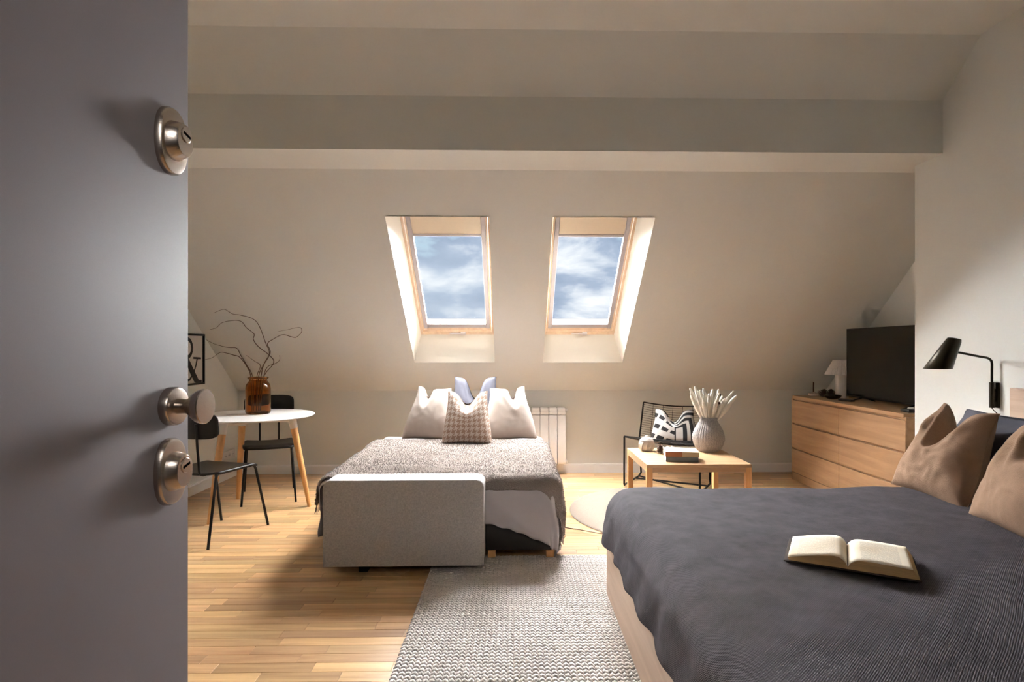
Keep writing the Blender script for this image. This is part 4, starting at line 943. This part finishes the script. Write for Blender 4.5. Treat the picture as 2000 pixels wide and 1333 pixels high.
pine_cone((2.745, 5.155, DT + 0.004), 0.040, 0.075, CONED, 'dark pine cone next to the black glass dish on the dresser', (R(12), R(8), 0))
pine_cone((2.845, 5.205, DT + 0.004), 0.038, 0.070, CONED, 'dark pine cone between the lamp foot and the other cone', (R(-10), R(8), 0))
gd = MB().lathe([(0.03, 0.0), (0.040, 0.002), (0.062, 0.016), (0.070, 0.030), (0.066, 0.036), (0.055, 0.032), (0.045, 0.020), (0.02, 0.012)], 40).build('glass_dish', GLASSK, loc=(2.752, 5.005, DT)); tag(gd, 'shiny black glass dish near the front edge of the dresser', 'dish')
rm = empty('remote_control', (2.752, 4.80, DT), R(100), 'slim black remote control below the television', 'remote control')
MB().box(-0.075, 0.075, -0.019, 0.019, 0.0, 0.016, 0.004, 2).build('body', TVF, rm)
bt = MB()
for i in range(6):
    for j in range(3): bt.box(-0.06 + i * 0.02, -0.050 + i * 0.02, -0.012 + j * 0.010, -0.006 + j * 0.010, 0.0158, 0.0172)
bt.build('buttons', SLOTG, rm, smooth=False)['kind'] = 'stuff'
sb_ = empty('set_top_box', (2.72, 3.965, DT), 0, 'small black box at the near end of the dresser', 'box')
MB().box(-0.045, 0.045, -0.045, 0.045, 0.0, 0.020, 0.004, 2).build('body', TVF, sb_); MB().lathe([(0.02, 0.0205), (0.022, 0.026), (0.016, 0.032), (0.004, 0.033)], 20).build('cap', WHITEP, sb_)

# ---------------------------------------------------------------- wall lamp
wl = empty('wall_lamp', (XR, 3.09, 0.90), label='black wall lamp with cone shade over the large bed', cat='lamp')
MB().box(-0.012, -0.001, -0.020, 0.020, -0.002, 0.134, 0.003, 2).build('wall_plate', LAMPB, wl)
MB().tube([(-0.030, 0, -0.002), (-0.030, 0, 0.134)], 0.0125, 20).build('arm_holder', LAMPB, wl); MB().box(-0.024, -0.010, -0.006, 0.006, 0.03, 0.10).build('bracket', LAMPB, wl, smooth=False)
MB().tube([(-0.030, 0, 0.10)] + catmull([(-0.030, 0, 0.20), (-0.030, 0, 0.235), (-0.036, 0, 0.252), (-0.055, 0, 0.264), (-0.10, 0, 0.272)], 5) + [(-0.232, 0, 0.298)], 0.0062, 12).build('arm', LAMPB, wl)
shd = MB(); n = 40; V = []
lv = [((-0.324, 0, 0.206), 0.066, 0.0), ((-0.240, 0, 0.352), 0.036, -0.22), ((-0.233, 0, 0.366), 0.031, -0.24)]
for (c, r_, tl_) in lv:
    for k in range(n):
        a = 2 * PI * k / n; V.append((c[0] + r_ * math.cos(a), c[1] + r_ * math.sin(a), c[2] + tl_ * r_ * math.cos(a)))
inner = [((-0.324, 0, 0.2065), 0.0645, 0.0), ((-0.240, 0, 0.350), 0.034, -0.22)]
shd.add(V, [(i * n + k, i * n + (k + 1) % n, (i + 1) * n + (k + 1) % n, (i + 1) * n + k) for i in range(2) for k in range(n)] + [tuple(2 * n + k for k in range(n))])
so3 = shd.build('lamp_shade', LAMPB, wl); md = so3.modifiers.new('t', 'SOLIDIFY'); md.thickness = 0.0015
MB().tube(catmull([(-0.030, 0, 0.0), (-0.026, -0.004, -0.012), (-0.012, -0.045, -0.055), (-0.006, -0.09, -0.10), (-0.005, -0.10, -0.30), (-0.005, -0.11, -0.5)], 5), 0.0026, 8).build('cord', LAMPB, wl)
fc = MB().tube(catmull([(0.20, 4.05, 0.0035), (0.403, 3.952, 0.0035), (0.470, 3.873, 0.0145), (0.56, 3.808, 0.0165), (0.75, 3.72, 0.0165), (0.95, 3.50, 0.0035), (1.25, 3.30, 0.0035)], 6), 0.003, 8).build('floor_cable', CABLE); tag(fc, 'thin brown cable on the floor by the round rug', 'cable')
